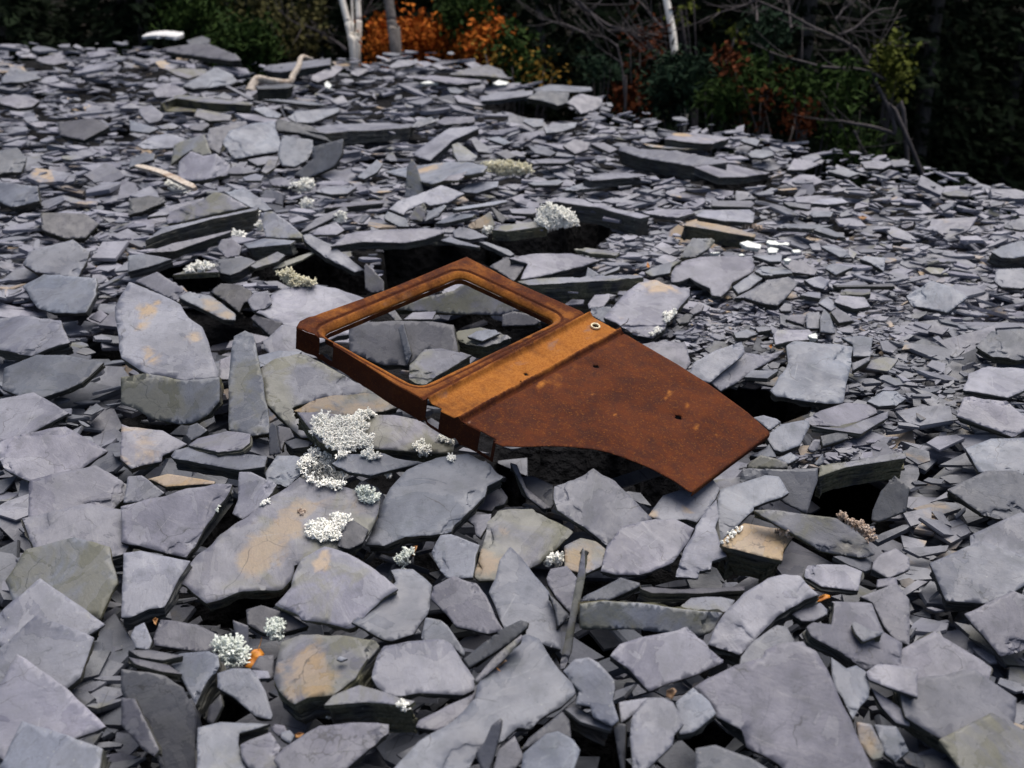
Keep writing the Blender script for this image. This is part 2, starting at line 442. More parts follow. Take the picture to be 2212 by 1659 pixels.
# second row, centre
S(1,1,'40,150 120,80 340,0 500,-60 700,10 560,90 400,120 350,90 200,160 170,200', m='w', ty=14)
S(1,1,'590,150 640,130 1060,65 1070,80 960,110 640,155')
S(1,1,'1080,145 1300,140 1330,170 1280,190 1100,180')
S(1,1,'220,240 270,130 350,90 370,150 330,260 290,245', m='g', ty=50, tx=20)
S(1,1,'350,255 380,170 520,110 540,120 470,200')
S(1,1,'0,210 30,165 190,230 220,300 130,300 0,230')
S(1,1,'440,270 600,190 790,190 760,215 520,270')
S(1,1,'920,130 940,130 1060,220 1030,270 990,250', m='d', ty=35)
S(1,1,'1340,100 1480,50 1700,60 1840,110 2212,190 2300,220 2212,240 1850,135 1500,90', m='w', t=.085, ty=6, l='long slab with spotted olive front face behind the round lichen tuft', nm='slate_block')
S(1,1,'720,300 740,270 920,170 960,290 780,320', m='o', ty=40, t=.03, l='ochre tipped wedge block left of the round lichen tuft', nm='slate_block')
S(1,1,'930,325 1010,290 1330,250 1420,270 1400,295 1060,340', m='g', t=.05, ty=5, l='slab with olive front edge carrying the round lichen tuft')
S(1,1,'490,420 560,390 830,470 820,480 620,450')
S(1,1,'590,340 650,300 760,320 900,390 740,410 610,390', ty=18)
S(1,1,'820,430 880,430 1080,500 1130,540 1090,555 950,490', m='p')
S(1,1,'1640,490 1750,480 2040,520 2010,545 1780,530', m='g')
S(1,1,'910,640 1060,560 1230,610 1180,700 1120,770 950,660', m='d', ty=25, t=.05, l='dark rounded slate lump right of the top corner of the door')
S(1,1,'1080,570 1300,530 1620,530 1860,590 1720,640 1350,730 1180,755 1240,620', m='w', t=.05, ty=8, l='bright ribbed slab beyond the upper right edge of the door')
S(1,1,'1740,740 1760,650 1830,690 1870,720', ty=30)
S(1,1,'1840,720 2040,640 2030,670 1900,720', m='s')
S(1,1,'1150,765 1300,745 1700,730 2212,700 2250,720 2000,760 1500,790 1250,800', m='g', t=.15, ty=2, tx=2, l='long olive beam of slate running behind the door to the right', nm='slate_beam')
S(1,1,'1760,970 1820,890 1950,880 1950,920 1900,990 1770,1010', ty=15)
S(1,1,'1790,990 1960,990 2010,1110 1940,1150 1780,1060', m='w')
S(1,1,'50,1010 130,950 420,900 600,850 660,810 720,790 900,820 1000,900 1190,1020 1000,1060 660,1055 300,1030', m='g', ty=52, t=.05, l='olive slate beam with pale round spots seen through the door window', nm='slate_beam')
S(1,1,'1020,1060 1120,1030 1280,1060 1360,1120 1300,1150 1020,1160', m='d', ty=45, t=.04)
S(1,1,'20,1030 80,1000 160,1110 100,1115', m='d')
S(1,1,'170,1100 250,1040 450,1030 420,1100', m='b')
S(1,1,'-300,1130 150,1110 420,1120 600,1150 640,1400 380,1360 200,1500 0,1500 -300,1380', m='d', ty=38, t=.03, l='smooth dark shaded slab seen through the door window')
S(1,1,'120,1180 170,1130 240,1400 200,1490 150,1300', m='d', ty=50, tx=-20)
S(1,1,'590,1250 640,1200 830,1170 1000,1210 1100,1250 880,1340 700,1310', m='g', t=.06, ty=10, l='rounded slate rock with pale rim in the middle of the window opening', nm='slate_block')
S(1,1,'720,1250 800,1200 960,1190 1000,1220 850,1290', m='b', ty=14, t=.01)
S(1,1,'220,1500 350,1360 500,1350 650,1390 760,1410 560,1530 330,1660 220,1620', m='g', t=.07, ty=14, l='blocky slate rock at the lower corner of the window opening', nm='slate_block')
# second row, right
S(2,1,'820,30 830,-10 940,0 1000,50 830,80')
S(2,1,'610,90 640,75 960,75 990,100 960,130 620,120')
S(2,1,'20,170 200,150 440,150 470,175 330,220 60,190', m='w')
S(2,1,'480,200 560,155 950,150 990,180 980,250 970,265 740,250 500,210', m='w', t=.025, l='broad flat slab above the dark ochre topped beam at right')
S(2,1,'380,290 400,265 500,250 700,285 820,310 1000,370 990,395 640,330', m='o', t=.07, ty=8, l='dark beam of slate with ochre top right of the round lichen tuft', nm='slate_block')
S(2,1,'1500,330 1530,300 1620,310 1780,390 1700,390')
S(2,1,'1480,100 1560,60 1740,50 1800,90 1620,110', m='w')
S(2,1,'1240,90 1300,85 1490,120 1470,150 1290,120')
S(2,1,'1180,300 1240,270 1500,280 1660,290 1480,320')
S(2,1,'1460,190 1500,165 1670,170 1650,215 1500,215')
S(2,1,'350,570 390,490 450,400 620,395 650,420 600,490 480,560', m='g', ty=30, t=.04, l='greenish tilted block left of the white quartz pieces', nm='slate_block')
S(2,1,'1560,470 1600,460 1760,490 1830,560 1720,560', t=.015)
S(2,1,'1900,580 1940,550 2120,570 2110,680 1990,610', m='w', ty=24, l='bright kite shaped slate near the right edge of the middle distance')
S(2,1,'1600,660 1640,615 1840,650 1690,715', m='w')
S(2,1,'970,550 1230,540 1220,600 1120,600')
S(2,1,'1220,610 1290,580 1420,600 1530,680 1510,720 1310,690', ty=14)
S(2,1,'990,680 1060,640 1250,640 1320,700 1090,720', m='b')
S(2,1,'40,690 130,640 290,600 360,590 270,650 260,700 100,730', m='g')
S(2,1,'270,690 350,600 520,560 820,555 950,570 1000,640 970,690 800,780 760,850 700,900 620,890 600,830 480,780 430,740 330,780 270,780', m='b', t=.02, ty=4, tx=2, l='large flat slab with ragged lower rim below the quartz pieces')
S(2,1,'1420,760 1500,740 1560,725 1640,770 1590,840 1500,820', m='w')
S(2,1,'800,820 970,700 1060,740 940,840 850,880')
S(2,1,'820,910 960,840 1100,760 1280,730 1370,780 1300,870 1190,980 1050,960 900,910', t=.025, m='p', l='diamond slab with shaded right side among the right gravel')
S(2,1,'1660,800 1900,805 2180,790 2200,815 1700,820', m='d')
S(2,1,'1730,880 1740,840 1990,840 1990,880 1900,890', m='g')
S(2,1,'1380,890 1450,860 1560,870 1560,920', m='s')
S(2,1,'1680,950 1720,890 1940,910 1990,990 1850,1010')
S(2,1,'1540,960 1620,900 1700,960 1690,1000 1650,1030', m='w')
S(2,1,'1650,1040 1700,1000 1790,1050 1850,1110 1720,1130')
S(2,1,'1260,1100 1300,1060 1430,1070 1420,1150', m='p')
S(2,1,'1430,1050 1550,1030 1560,1180 1440,1180')
S(2,1,'1555,1090 1590,1010 1640,1060 1690,1220 1560,1210', ty=30, l='pointed tombstone shaped slate standing in the right gravel')
S(2,1,'1200,1010 1250,960 1320,970 1310,1030 1220,1030')
S(2,1,'-320,1090 -130,870 0,770 130,760 330,810 430,840 430,890 330,1010 210,1170 110,1250 -60,1220 -200,1130', m='s', t=.035, ty=14, l='big pale slab with lichened edge right of the cream ring')
S(2,1,'305,1100 400,1050 460,1060 420,1130 340,1140', m='d')
S(2,1,'420,1040 500,960 550,980 530,1030 460,1060')
S(2,1,'810,1220 920,1180 1030,1220 930,1260 830,1260')
S(2,1,'990,1170 1110,1160 1140,1190 1020,1210')
S(2,1,'1150,1240 1180,1190 1460,1190 1540,1270 1300,1290 1170,1320', m='s')
S(2,1,'1740,1260 1900,1240 2010,1260 1990,1420 1840,1420 1840,1320')
S(2,1,'1830,1480 1990,1420 1980,1460 1830,1550', m='s')
S(2,1,'900,1600 960,1540 1100,1540 1200,1540 1100,1610', m='p', L=4)
S(2,1,'600,1640 880,1420 920,1390 1080,1410 1240,1370 1180,1430 1000,1530 850,1640 700,1720', m='p', t=.015, tx=14, L=5, l='slender wing shaped slate below the large tilted one right of the door')
S(2,1,'-60,1320 200,1280 390,1290 440,1480 390,1540 150,1500', m='b', ty=8, l='grey slab tucked under the right side of the door')
S(2,1,'430,1560 470,1470 650,1370 880,1290 905,1370 880,1420 600,1650 420,1600', m='b', ty=22, t=.02, l='large smooth slab leaning just right of the door edge')
S(2,1,'1130,1710 1200,1600 1280,1480 1270,1330 1330,1285 1700,1310 1840,1330 1820,1500 1750,1820 1600,1830 1180,1760', m='w', t=.03, ty=22, tx=5, l='big bright slab with fluted sides above the black hollow right of the door')
# third row, right of and below the door
S(2,2,'980,290 1070,270 1180,300 1220,330 1120,400', m='b', L=4)
S(2,2,'1960,150 2100,60 2212,60 2300,120 2212,180 2060,195', m='p')
S(2,2,'1480,360 1760,380 2040,270 2150,230 2140,290 1910,430 1700,400', m='s', t=.018, L=5)
S(2,2,'1420,300 1560,230 1780,160 2030,180 2050,250 1900,320 1750,370 1480,350', m='b', t=.018, ty=10, l='grey slab with thin second leaf beneath, right of the door corner')
S(2,2,'1560,450 1790,400 1800,470 1580,540', m='d', L=4)
S(2,2,'1080,450 1220,350 1460,300 1470,360 1380,530 1230,590 1160,570 1100,480', m='b', ty=16, t=.02, l='rounded slab with shiny lower rim beside the right corner of the door')
S(2,2,'1450,560 1500,480 1560,480 1540,570 1480,590', m='g', ty=40, t=.012)
S(2,2,'950,620 1080,560 1120,510 1180,630 1080,640', m='b')
S(2,2,'1180,650 1300,590 1380,640 1280,690', m='b')
S(2,2,'1500,690 1580,600 1590,680 1550,710', ty=30, t=.008)
S(2,2,'1540,800 1560,700 1700,680 2212,590 2300,600 2300,640 1780,720', m='g', t=.075, ty=4, l='speckled dark beam of slate at the right edge beside the door', nm='slate_beam')
S(2,2,'930,690 1040,615 1160,640 1270,680 1280,730 930,730', m='g', ty=40, t=.015, l='olive tip of slate behind the dark triangular slab')
S(2,2,'860,830 890,720 1080,730 1270,740 1540,720 1530,840 1440,1120 1250,1030 1150,950', m='d', ty=40, t=.02, l='dark shaded triangular slab right of the door bottom')
S(2,2,'2000,1180 2010,1090 2080,930 2200,790 2330,900 2300,1100 2060,1190', m='d', ty=40, tx=-25, t=.05)
S(1,2,'1180,800 1280,790 1460,870 1480,1020 1430,1080 1250,960', m='d', t=.03, L=4)
S(1,2,'1090,680 1150,700 1230,900 1440,1070 1380,1085 1240,980', m='d', t=.02, L=4)
S(2,2,'70,1140 200,960 430,900 610,800 690,910 650,1000 490,1200 400,1170 200,1180', m='s', t=.015, ty=12, l='slab with white smear right under the lowest door corner')
S(2,2,'480,1230 570,1100 660,1000 680,1150 650,1250 700,1400 755,1490 620,1530 610,1600 510,1610 500,1659 310,1659 370,1450 470,1270', m='b', t=.015, ty=20)
S(2,2,'690,910 1080,790 1200,800 1250,870 1290,940 1250,970 980,1060 980,1090 870,1200 690,1360 660,1250 670,1050', m='w', t=.018, ty=12, l='bright arrow shaped slab pointing right below the door corner')
S(2,2,'690,1370 760,1300 900,1200 1200,1250 1330,1310 1240,1430 1230,1530 720,1410', m='o', t=.11, ty=18, tx=5, l='ochre topped block of slate edged with white crust', nm='slate_block')
S(2,2,'1670,1490 1920,1470 2000,1480 2000,1600 1940,1620 1800,1560', m='d', L=4)
S(2,2,'980,1090 1100,1080 1700,1160 1950,1340 2030,1470 1920,1500 1560,1440 1340,1310 1130,1190', m='g', t=.02, ty=26, l='long dark slab right of the ochre block')
S(2,2,'2010,1540 2080,1470 2212,1420 2330,1500 2330,1600 2150,1680 2000,1600', m='p', ty=20)
S(2,2,'1430,1600 1450,1560 1780,1560 1920,1620 1910,1659 1890,1790 1570,1750 1420,1659', m='b', t=.02, ty=14, l='neat rectangular slab below the long dark one at right')
S(1,2,'1470,880 1640,830 1810,730 1890,790 2000,840 2212,1060 2320,1170 2060,1290 1930,1400 1740,1240 1500,1090 1470,990', m='b', ty=20, t=.025, l='large pale slab with cracked tip under the wheel arch of the door')
S(2,2,'-340,1620 -290,1400 -150,1240 0,1190 130,1170 300,1170 470,1250 430,1340 330,1480 280,1540 100,1620 0,1645 -200,1650', m='w', ty=18, t=.02, l='smooth bright rounded slab below the wheel arch slab')
# third row, left
S(0,2,'-60,340 10,370 300,400 520,520 300,620 290,670 130,700 30,740 -60,650', m='s', t=.03, ty=16, l='tan tinged slab at the left edge under the biggest left slab')
S(0,2,'500,440 530,360 600,335 690,400 620,450 540,490', m='d', ty=30, t=.03)
S(0,2,'1220,620 1220,380 1250,330 1280,360 1320,600', m='d', ty=55, t=.02, nm='slate_shard')
S(0,2,'1290,360 1400,380 1440,460 1350,500 1330,570 1300,540', m='d', ty=25, L=4)
S(0,2,'1350,500 1450,470 1600,500 1560,540 1420,560', m='d', t=.03)
S(0,2,'160,820 340,775 750,840 740,860 550,870 330,890 210,830', m='o', t=.02, ty=10, l='slim yellow green slate at left between two pale slabs')
S(0,2,'370,620 410,570 530,540 700,550 850,590 1200,620 1180,710 970,745 600,680 390,640', m='b', t=.04, ty=10, l='long pale slab with dark front edge below the upright post')
S(0,2,'520,530 600,470 860,405 1060,430 1050,510 990,555 780,590', m='b', t=.02, ty=10, l='pale slab at the foot of the upright post')
S(0,2,'0,800 120,790 320,940 240,990 140,1010 -40,1030', m='b')
S(0,2,'1430,230 1600,140 1750,100 1950,90 2050,75 2212,100 2350,190 2200,240 1900,270 1600,260', m='o', t=.03, ty=16, l='orange tipped layered slab left below the door flange')
S(0,2,'1460,250 1650,250 1950,270 2300,270 2520,310 2700,430 2820,540 2810,600 2600,600 2300,570 2000,560 1850,600 1650,500', m='g', t=.055, ty=20, l='thick layered olive slab with lichen tufts under the door flange', nm='slate_block')
S(0,2,'1760,680 1880,610 2212,600 2300,640 2560,680 2300,740 2100,790 1900,760', m='b', t=.025, ty=12, l='pale lower leaf of slate beside the big lichen clump')
S(0,2,'1180,770 1290,620 1440,620 1600,660 1480,790 1370,880 1200,830', m='b', ty=18)
S(0,2,'950,900 960,760 1060,760 1280,860 1220,970 1090,1110 990,1170 900,1120 950,1000', m='b', ty=20, t=.03, l='angular folded slate above the left part of the ochre stained slab')
S(0,2,'-60,1060 200,990 500,910 760,860 900,860 880,930 700,1190 500,1500 -60,1370', m='b', t=.05, ty=18, tx=-4, l='big pale slab at the left edge with olive right side')
S(0,2,'440,1640 800,1300 1000,1160 1200,1000 1370,890 1480,790 1600,850 1900,900 2190,1000 2100,1250 2000,1400 1800,1440 1430,1560 1420,1690 1330,1760 1000,1790 680,1900 600,1830 440,1730', m='O', t=.05, ty=20, tx=4, l='great slab with broad ochre stain left of centre')
S(0,2,'1810,1400 1840,1300 1890,1190 1950,1180 2080,1260 2030,1370 1910,1430', m='d', t=.02, ty=22, L=6, l='small dark slate lying on the ochre stained slab beside lichen')
S(1,2,'-170,1390 -60,1170 0,1000 50,900 200,740 450,640 720,600 900,690 1030,800 890,880 870,960 720,1110 610,1220 580,1270 400,1310 180,1320 0,1400', m='b', t=.035, ty=14, l='large smooth slab shading to black beneath the door flange')
S(1,2,'750,1070 860,970 1010,890 1070,980 1040,1040 960,1060 930,1100', m='d', ty=18, L=4)
S(1,2,'700,1160 770,1130 930,1120 920,1180 830,1330 790,1300 780,1220', m='b', L=4)
S(1,2,'1560,1400 1700,1330 1830,1360 1920,1430 1900,1560 1740,1640 1560,1600', m='o', t=.02, L=4, l='yellow green slate tucked behind the thin upright stick')
S(1,2,'780,1640 830,1450 880,1300 900,1180 980,1090 1080,1080 1280,1080 1640,1270 1480,1430 1350,1540 1270,1590 1100,1700 820,1700', m='S', t=.02, ty=18, tx=4, l='greenish grey slab with yellow streak and hooked ridge, centre')
S(1,2,'410,1450 490,1310 580,1300 830,1390 790,1500 770,1680 540,1680 430,1520', m='b', ty=20, t=.015, l='smooth grey slab with curled left rim left of the centre')
# fourth row (nearest), left
S(0,3,'-40,-200 100,-220 540,-130 440,20 400,110 310,270 180,290 20,360 -60,360', m='p', t=.04, ty=20, L=4, l='pale purplish slab in the lower left under the big edge slab')
S(0,3,'220,540 280,370 600,420 880,560 850,650 600,650 230,600', m='d', t=.02, ty=20, L=3)
S(0,3,'20,520 60,440 140,400 210,560 180,640 60,620', m='p', ty=25, L=4)
S(0,3,'1020,290 1150,250 1400,330 1560,430 1350,490 1180,500 1030,420', m='d', t=.02, ty=15, L=4, l='dark slate carrying a branching lichen left of centre bottom')
S(0,3,'905,380 1040,430 1040,580 1010,720 960,640 920,500', m='d', ty=50, tx=18, t=.01, L=4, l='dark upright leaf of slate behind the grey green lichen', nm='slate_shard')
S(0,3,'1130,690 1260,680 1260,880 1200,910 1150,830 1060,800', m='d', ty=25, L=4)
S(0,3,'340,730 450,670 700,645 780,690 790,780 690,900 580,1110 500,960 440,850', m='b', t=.09, ty=14, tx=-6, l='pale wedge topped slate left of the orange leaf')
S(0,3,'1070,810 1210,820 1230,880 1100,890', m='b', t=.015)
S(0,3,'680,1260 700,1130 800,1020 820,1120 730,1290', m='d', ty=40, L=4)
S(0,3,'600,1310 800,1260 1240,1280 960,1360 950,1450 1000,1600 1060,1720 590,1720', m='b', t=.03, ty=20, L=4, l='pale slab along the bottom edge left of the curved one')
S(0,3,'770,840 900,800 1060,800 1110,860 1190,1000 1250,1200 1240,1240 1100,1210 930,1060 770,960', m='b', t=.02, ty=22, tx=6, l='tapering slab pointing down right below the orange leaf')
S(0,3,'0,640 200,640 480,690 300,730 100,700', m='d', t=.015, tx=10, nm='slate_shard')
S(0,3,'0,700 350,770 470,850 300,830 60,760', m='d', t=.015, tx=10, nm='slate_shard')
S(0,3,'-60,800 180,830 320,870 400,920 480,960 590,1200 580,1720 300,1720 150,1300 -60,1000', m='d', ty=42, tx=20, t=.03, l='dark smooth leaning slab in the lower left corner')
S(0,3,'-60,1050 60,1060 270,1500 230,1560 130,1500 -60,1290', m='d', t=.03, ty=30, tx=-15, nm='slate_shard')
S(0,3,'970,1460 1040,1420 1230,1350 1320,1480 1290,1560 1320,1720 1040,1660 980,1570', m='b', t=.02, ty=24, l='slate with curled left rim at the bottom edge')
S(0,3,'1230,1320 1270,1280 1350,1290 1380,1350 1300,1390', m='b', ty=20, L=4)
S(0,3,'1320,1350 1400,1330 1440,1380 1400,1450 1320,1400', m='b', ty=20)
S(0,3,'1250,1590 1340,1490 1650,1290 1900,1270 2250,1270 2250,1350 2080,1490 1820,1730 1350,1720', m='b', t=.03, ty=22, tx=-3, L=5, l='broad blue grey slab on the bottom edge below the stained block')
S(0,3,'1690,1120 1770,1030 2000,940 2212,1000 2360,1060 2480,1080 2430,1120 2050,1090', m='g', t=.075, ty=10, l='olive fronted ledge of slate under the ochre and blue block', nm='slate_block')
S(0,3,'1270,820 1290,680 1330,570 1490,500 1900,520 2150,560 2170,590 2080,700 1960,880 1770,1030 1540,1060 1440,1110 1300,990 1260,900', m='S', t=.07, ty=20, l='rounded block of slate stained ochre and olive, lower left of centre', nm='slate_block')
S(0,3,'1800,720 1830,690 1900,715 1840,740', m='w', t=.008, ty=20, L=6, l='tiny loose slate chip lying on the ochre and olive block')
S(1,3,'-280,400 -100,250 100,50 60,-60 250,-60 420,80 400,270 380,330 250,500 70,560 -10,550', m='b', t=.02, ty=20, L=4, l='slab under the scratched one, left of centre bottom')
S(0,3,'1270,250 1420,90 1430,0 1500,-150 1700,-260 1900,-200 2212,0 2330,110 2212,190 1950,440 1900,450 1500,370 1480,340', m='s', t=.028, ty=18, tx=-3, l='bright scratched slab with an ochre streak, left of centre')
# nearest, centre
S(1,3,'320,540 360,360 490,380 550,430 700,650 690,700 600,620 400,600', m='b', ty=24, L=3)
S(1,3,'400,200 420,90 600,0 720,40 800,60 880,160 910,230 960,350 1040,470 900,500 620,440 540,330', m='b', t=.035, ty=18, L=4, l='grey slab with ragged thick left edge left of the pointed slab')
S(1,3,'905,140 960,20 1000,-140 1090,-250 1180,-170 1300,0 1420,130 1500,330 1530,450 1530,640 1300,560 1060,490 1010,400 960,270', m='b', t=.025, ty=24, l='tall pointed blue grey slab standing in the lower centre')
S(1,3,'1405,20 1440,-60 1580,-90 1670,20 1620,330 1490,190 1420,80', m='b', ty=20, L=4)
S(1,3,'1420,150 1500,220 1590,340 1540,410 1500,440 1480,300', m='d', ty=30, L=4)
S(1,3,'1720,180 2000,40 2040,10 2212,60 2212,90 1940,210 1720,215', m='d', t=.02, ty=25, L=4)
S(2,3,'0,110 100,95 300,115 900,95 900,130 500,150 100,150', m='d', t=.03, L=4)
S(2,3,'350,260 440,190 560,180 700,180 820,210 760,310 500,320', m='g', t=.015, L=4)
S(1,3,'1690,240 1900,215 2212,230 2560,280 2930,320 2830,480 2720,525 2212,465 1700,455', m='g', ty=58, t=.04, l='lichen speckled olive beam right of the thin upright stick', nm='slate_beam')
S(1,3,'270,1310 300,1250 550,1120 800,1010 700,1200 470,1340', m='b', t=.03, L=4)
S(1,3,'1180,1510 1250,1400 1540,1170 1600,1240 1620,1400 1500,1380 1380,1400', m='d', ty=20, L=4)
S(1,3,'1560,1150 1650,1120 1790,1200 1990,1300 1960,1340 1700,1260', m='d', t=.04, L=4, nm='slate_block')
S(1,3,'790,950 970,750 1190,530 1250,500 1340,540 1390,640 1520,820 1680,980 1540,1130 1350,1240 1270,1310 1150,1310 1010,1430 800,1540 700,1740 0,1760 300,1420 600,1250 780,1060', m='B', t=.03, ty=18, l='largest pale blue slab in the bottom centre')
S(1,3,'0,605 200,560 500,545 580,590 640,680 780,880 780,980 680,1030 300,1015 150,1045 40,1030 -60,960 -110,880 -100,820 -60,700', m='b', t=.022, ty=18, L=6, l='smooth rounded slab overlapping the largest pale blue one')
S(1,3,'680,720 1000,470 1180,380 1250,400 1240,440 1080,580 730,800', m='d', t=.03, ty=30, L=7, l='dark splintery stick of slate, upper of the crossing pair', nm='slate_shard')
S(1,3,'780,900 960,690 1190,500 1200,540 1030,730 800,930', m='g', t=.025, ty=30, L=8, l='dark splintery stick of slate, lower of the crossing pair', nm='slate_shard')
S(1,3,'1515,800 1640,150 1670,0 1720,-250 1735,-220 1740,0 1650,420 1620,650 1560,810', m='g', ty=45, tx=-12, t=.02, L=7, l='thin upright stick of slate right of the pointed slab', nm='slate_shard')
S(1,3,'1540,820 1650,710 1770,700 1850,750 1990,900 2000,970 1980,1080 2030,1250 1970,1300 1800,1220 1780,1130 1650,1110 1690,990', m='b', ty=26, t=.05, l='lumpy pale rock of slate below the thin upright stick', nm='slate_block')
S(1,3,'1200,1530 1400,1360 1500,1340 1640,1410 1700,1500 1680,1560 1620,1720 1180,1720', m='p', ty=20, t=.03, l='rounded purplish slab on the bottom edge right of centre')
S(1,3,'990,1500 1130,1380 1200,1540 1200,1590 1100,1700 940,1700', m='d', ty=30, tx=10, t=.02)
S(1,3,'790,1530 870,1430 930,1290 1000,1230 1020,1250 1010,1330 990,1420 950,1560 900,1700 850,1700', m='d', ty=52, tx=-18, t=.02, L=6, l='dark pointed shard standing on the bottom edge of the picture', nm='slate_shard')
S(1,3,'1985,1320 2030,1270 2090,1280 2080,1700 2050,1700', m='d', ty=45, tx=-20, L=4, nm='slate_shard')
S(1,3,'2030,1090 2212,1060 2290,1050 2150,1200 2050,1270', m='b', ty=16)
# nearest, right
S(2,3,'1310,330 1380,290 1560,230 1620,290 1620,330 1500,390 1400,390', m='b', t=.03, ty=18)
S(2,3,'1900,180 2212,60 2330,200 2330,600 2212,560 2110,440 2010,230', m='b', ty=16, t=.03, l='freckled grey slab at the lower right edge')
S(2,3,'2040,100 2050,30 2212,10 2230,80', m='p', L=4)
S(2,3,'1440,440 1500,400 1660,420 1680,230 1650,220 1900,220 2000,240 2060,380 2110,480 2260,580 2260,770 2000,790 1950,800 1700,640 1560,570 1480,520', m='b', t=.04, ty=18, l='wide shaded slab right of the arched one')
S(2,3,'1840,450 1830,420 1850,390 2010,470 2110,480 2080,510 1930,570 1860,500', m='d', t=.02, ty=16, L=6)
S(2,3,'870,700 980,560 1180,420 1270,440 1340,570 1200,640 1060,740 860,780', m='d', t=.02, ty=18, L=4)
S(2,3,'590,590 650,440 760,280 900,150 1100,20 1250,-20 1380,0 1480,100 1550,160 1420,200 1180,350 1020,520 960,590 860,680', m='b', t=.05, ty=20, tx=-4, L=6, l='arched pale slab like a bent arm in the lower right')
S(2,3,'-260,690 -180,590 0,530 330,470 400,435 480,490 600,620 720,720 720,750 500,850 230,940 80,1000 0,910 -100,800', m='w', t=.022, ty=18, L=6, l='bright five sided slab below the lichen speckled beam')
S(2,3,'310,1090 460,960 600,1080 660,1190 530,1300 460,1350 340,1370', m='b', ty=20, t=.04)
S(2,3,'1990,960 2212,1110 2330,1200 2330,1300 2212,1270 2080,1120', m='p', ty=20, L=4)
S(2,3,'1650,700 1780,800 1870,770 1960,830 1980,950 1980,1050 1900,1130 1840,1240 1750,1050 1690,980 1660,870', m='b', ty=24, t=.06, l='grey rock of slate wedged against the huge mottled slab', nm='slate_block')
S(2,3,'1950,830 2050,760 2212,770 2400,800 2400,1050 2200,980 1980,900', m='b', t=.02, ty=16)
S(2,3,'1870,1260 2000,1280 2110,1500 2090,1570 2010,1600 1900,1450', m='o', ty=24, L=4)
S(2,3,'2020,1280 2212,1300 2330,1500 2212,1600 2120,1540', m='p', ty=24, L=4)
S(2,3,'480,1490 650,1460 950,1570 1200,1720 480,1720', m='g', t=.04, ty=20, L=4)
S(2,3,'-80,1280 -60,1200 70,1050 200,1050 290,1090 380,1280 300,1370 280,1460 30,1700 -60,1660 -90,1400', m='b', ty=26, t=.06, l='lumpy pale rock of slate left of the huge mottled slab', nm='slate_block')
S(2,3,'460,960 820,770 1060,710 1080,640 1200,580 1410,570 1430,610 1520,650 1620,800 1700,1000 1820,1230 1900,1450 2080,1780 1350,1780 1200,1620 1050,1540 920,1480 880,1330 650,1220 650,1170 590,1080', m='B', t=.06, ty=22, L=6, l='huge mottled pale slab filling the lower right')

# hollows between the slates that stay open and dark
VOIDS = [tile(c, r, s) for c, r, s in [
 (0,1,'440,950 560,1080 700,1300 720,1400 880,1300 900,1240 1000,1190 640,1170'), (0,1,'240,690 700,560 780,690 800,790 700,870 500,850 430,760'),
 (0,1,'1030,680 1290,560 1500,450 2040,690 2040,830 2212,860 1900,880 1700,800 1280,760'), (1,1,'0,450 800,460 1100,560 910,640 700,560 0,840'),
 (1,1,'920,370 1400,340 1800,200 2000,330 1800,480 1600,520 1100,540'), (1,1,'650,1060 1020,1060 1020,1200 700,1190'),
 (2,2,'600,20 1130,50 1500,170 1400,300 1220,330 980,280'), (1,2,'980,560 2212,600 2212,800 1500,850 1100,720'), (2,2,'0,720 420,930 180,960 70,1130 0,1080'),
 (2,2,'1560,850 2212,740 2000,1150 1960,1200 1450,1120'), (2,2,'1250,1430 1600,1450 1940,1640 1420,1560 1400,1659 1150,1659'), (2,2,'510,1600 760,1500 1150,1659'),
 (0,2,'500,1500 880,980 1000,1180 540,1520'), (1,3,'1650,480 2212,480 1950,680 1620,720'), (1,3,'400,250 700,480 880,570 700,700 500,400'),
 (1,3,'1200,1520 1700,1280 1990,1320 2050,1659 1760,1659'), (2,3,'300,1370 640,1230 900,1480 480,1480'), (2,3,'0,110 500,100 350,250 0,240'),
 (0,3,'1450,1230 1700,1190 2100,1250 1540,1370'), (0,3,'330,290 1270,130 1270,250 1020,290 900,400 600,430'), (0,3,'600,1100 780,950 930,1060 1230,1270 640,1280'),
 (1,0,'870,910 1200,880 1700,1040 1400,1040'), (2,0,'0,1215 400,1240 690,1260 640,1290 300,1275'), (2,0,'560,1560 1100,1530 1060,1600 700,1620'),
 (0,2,'0,740 300,780 160,820 300,930 0,780'), (1,2,'900,700 1100,720 1240,980 1060,1080 1030,820')]]
# ------------------------------------------------------------------ slates beside the photograph's frame, same heap going on
_r = random.Random(5)
def side_slabs(x0, x1, n):
    y = 130.0
    rows = []
    for i in range(n):
        f = i / (n - 1)
        cx = _r.uniform(x0, x1)
        yc = np.interp(cx, [c[0] for c in CREST], [c[1] for c in CREST]) + 40
        y = yc + (1640 - yc) * f ** 1.25
        sc = 38 + 125 * f ** 0.9
        k = _r.randint(5, 8)
        asp = 0.30 + 0.45 * f
        a0 = _r.uniform(0, 6.28)
        poly = []
        for j in range(k):
            a = a0 + 6.283 * (j + _r.uniform(-.28, .28)) / k
            q = sc * _r.uniform(0.65, 1.15)
            poly.append((cx + q * math.cos(a), y + q * asp * math.sin(a)))
        SLABS.append(dict(poly=poly, t=_r.choice([.015, .02, .03, .05]), m=_r.choice('bbwwgpsd'), ty=None, tx=None, L=3, l=None, nm='slate_slab'))
side_slabs(-20, 190, 20)
side_slabs(2010, 2230, 16)

LOOK = {'b': (0, .1, .62), 'w': (.03, .05, .80), 'd': (.03, .22, .20), 'g': (.12, .62, .55), 's': (.20, .2, .74), 'o': (.85, .6, .62),  # 'd' also darkens steep slates, their shade put into the colour
        'p': (.04, 0, .66), 'O': (.20, .55, .60), 'S': (.22, .8, .62), 'B': (0, .04, .72)}

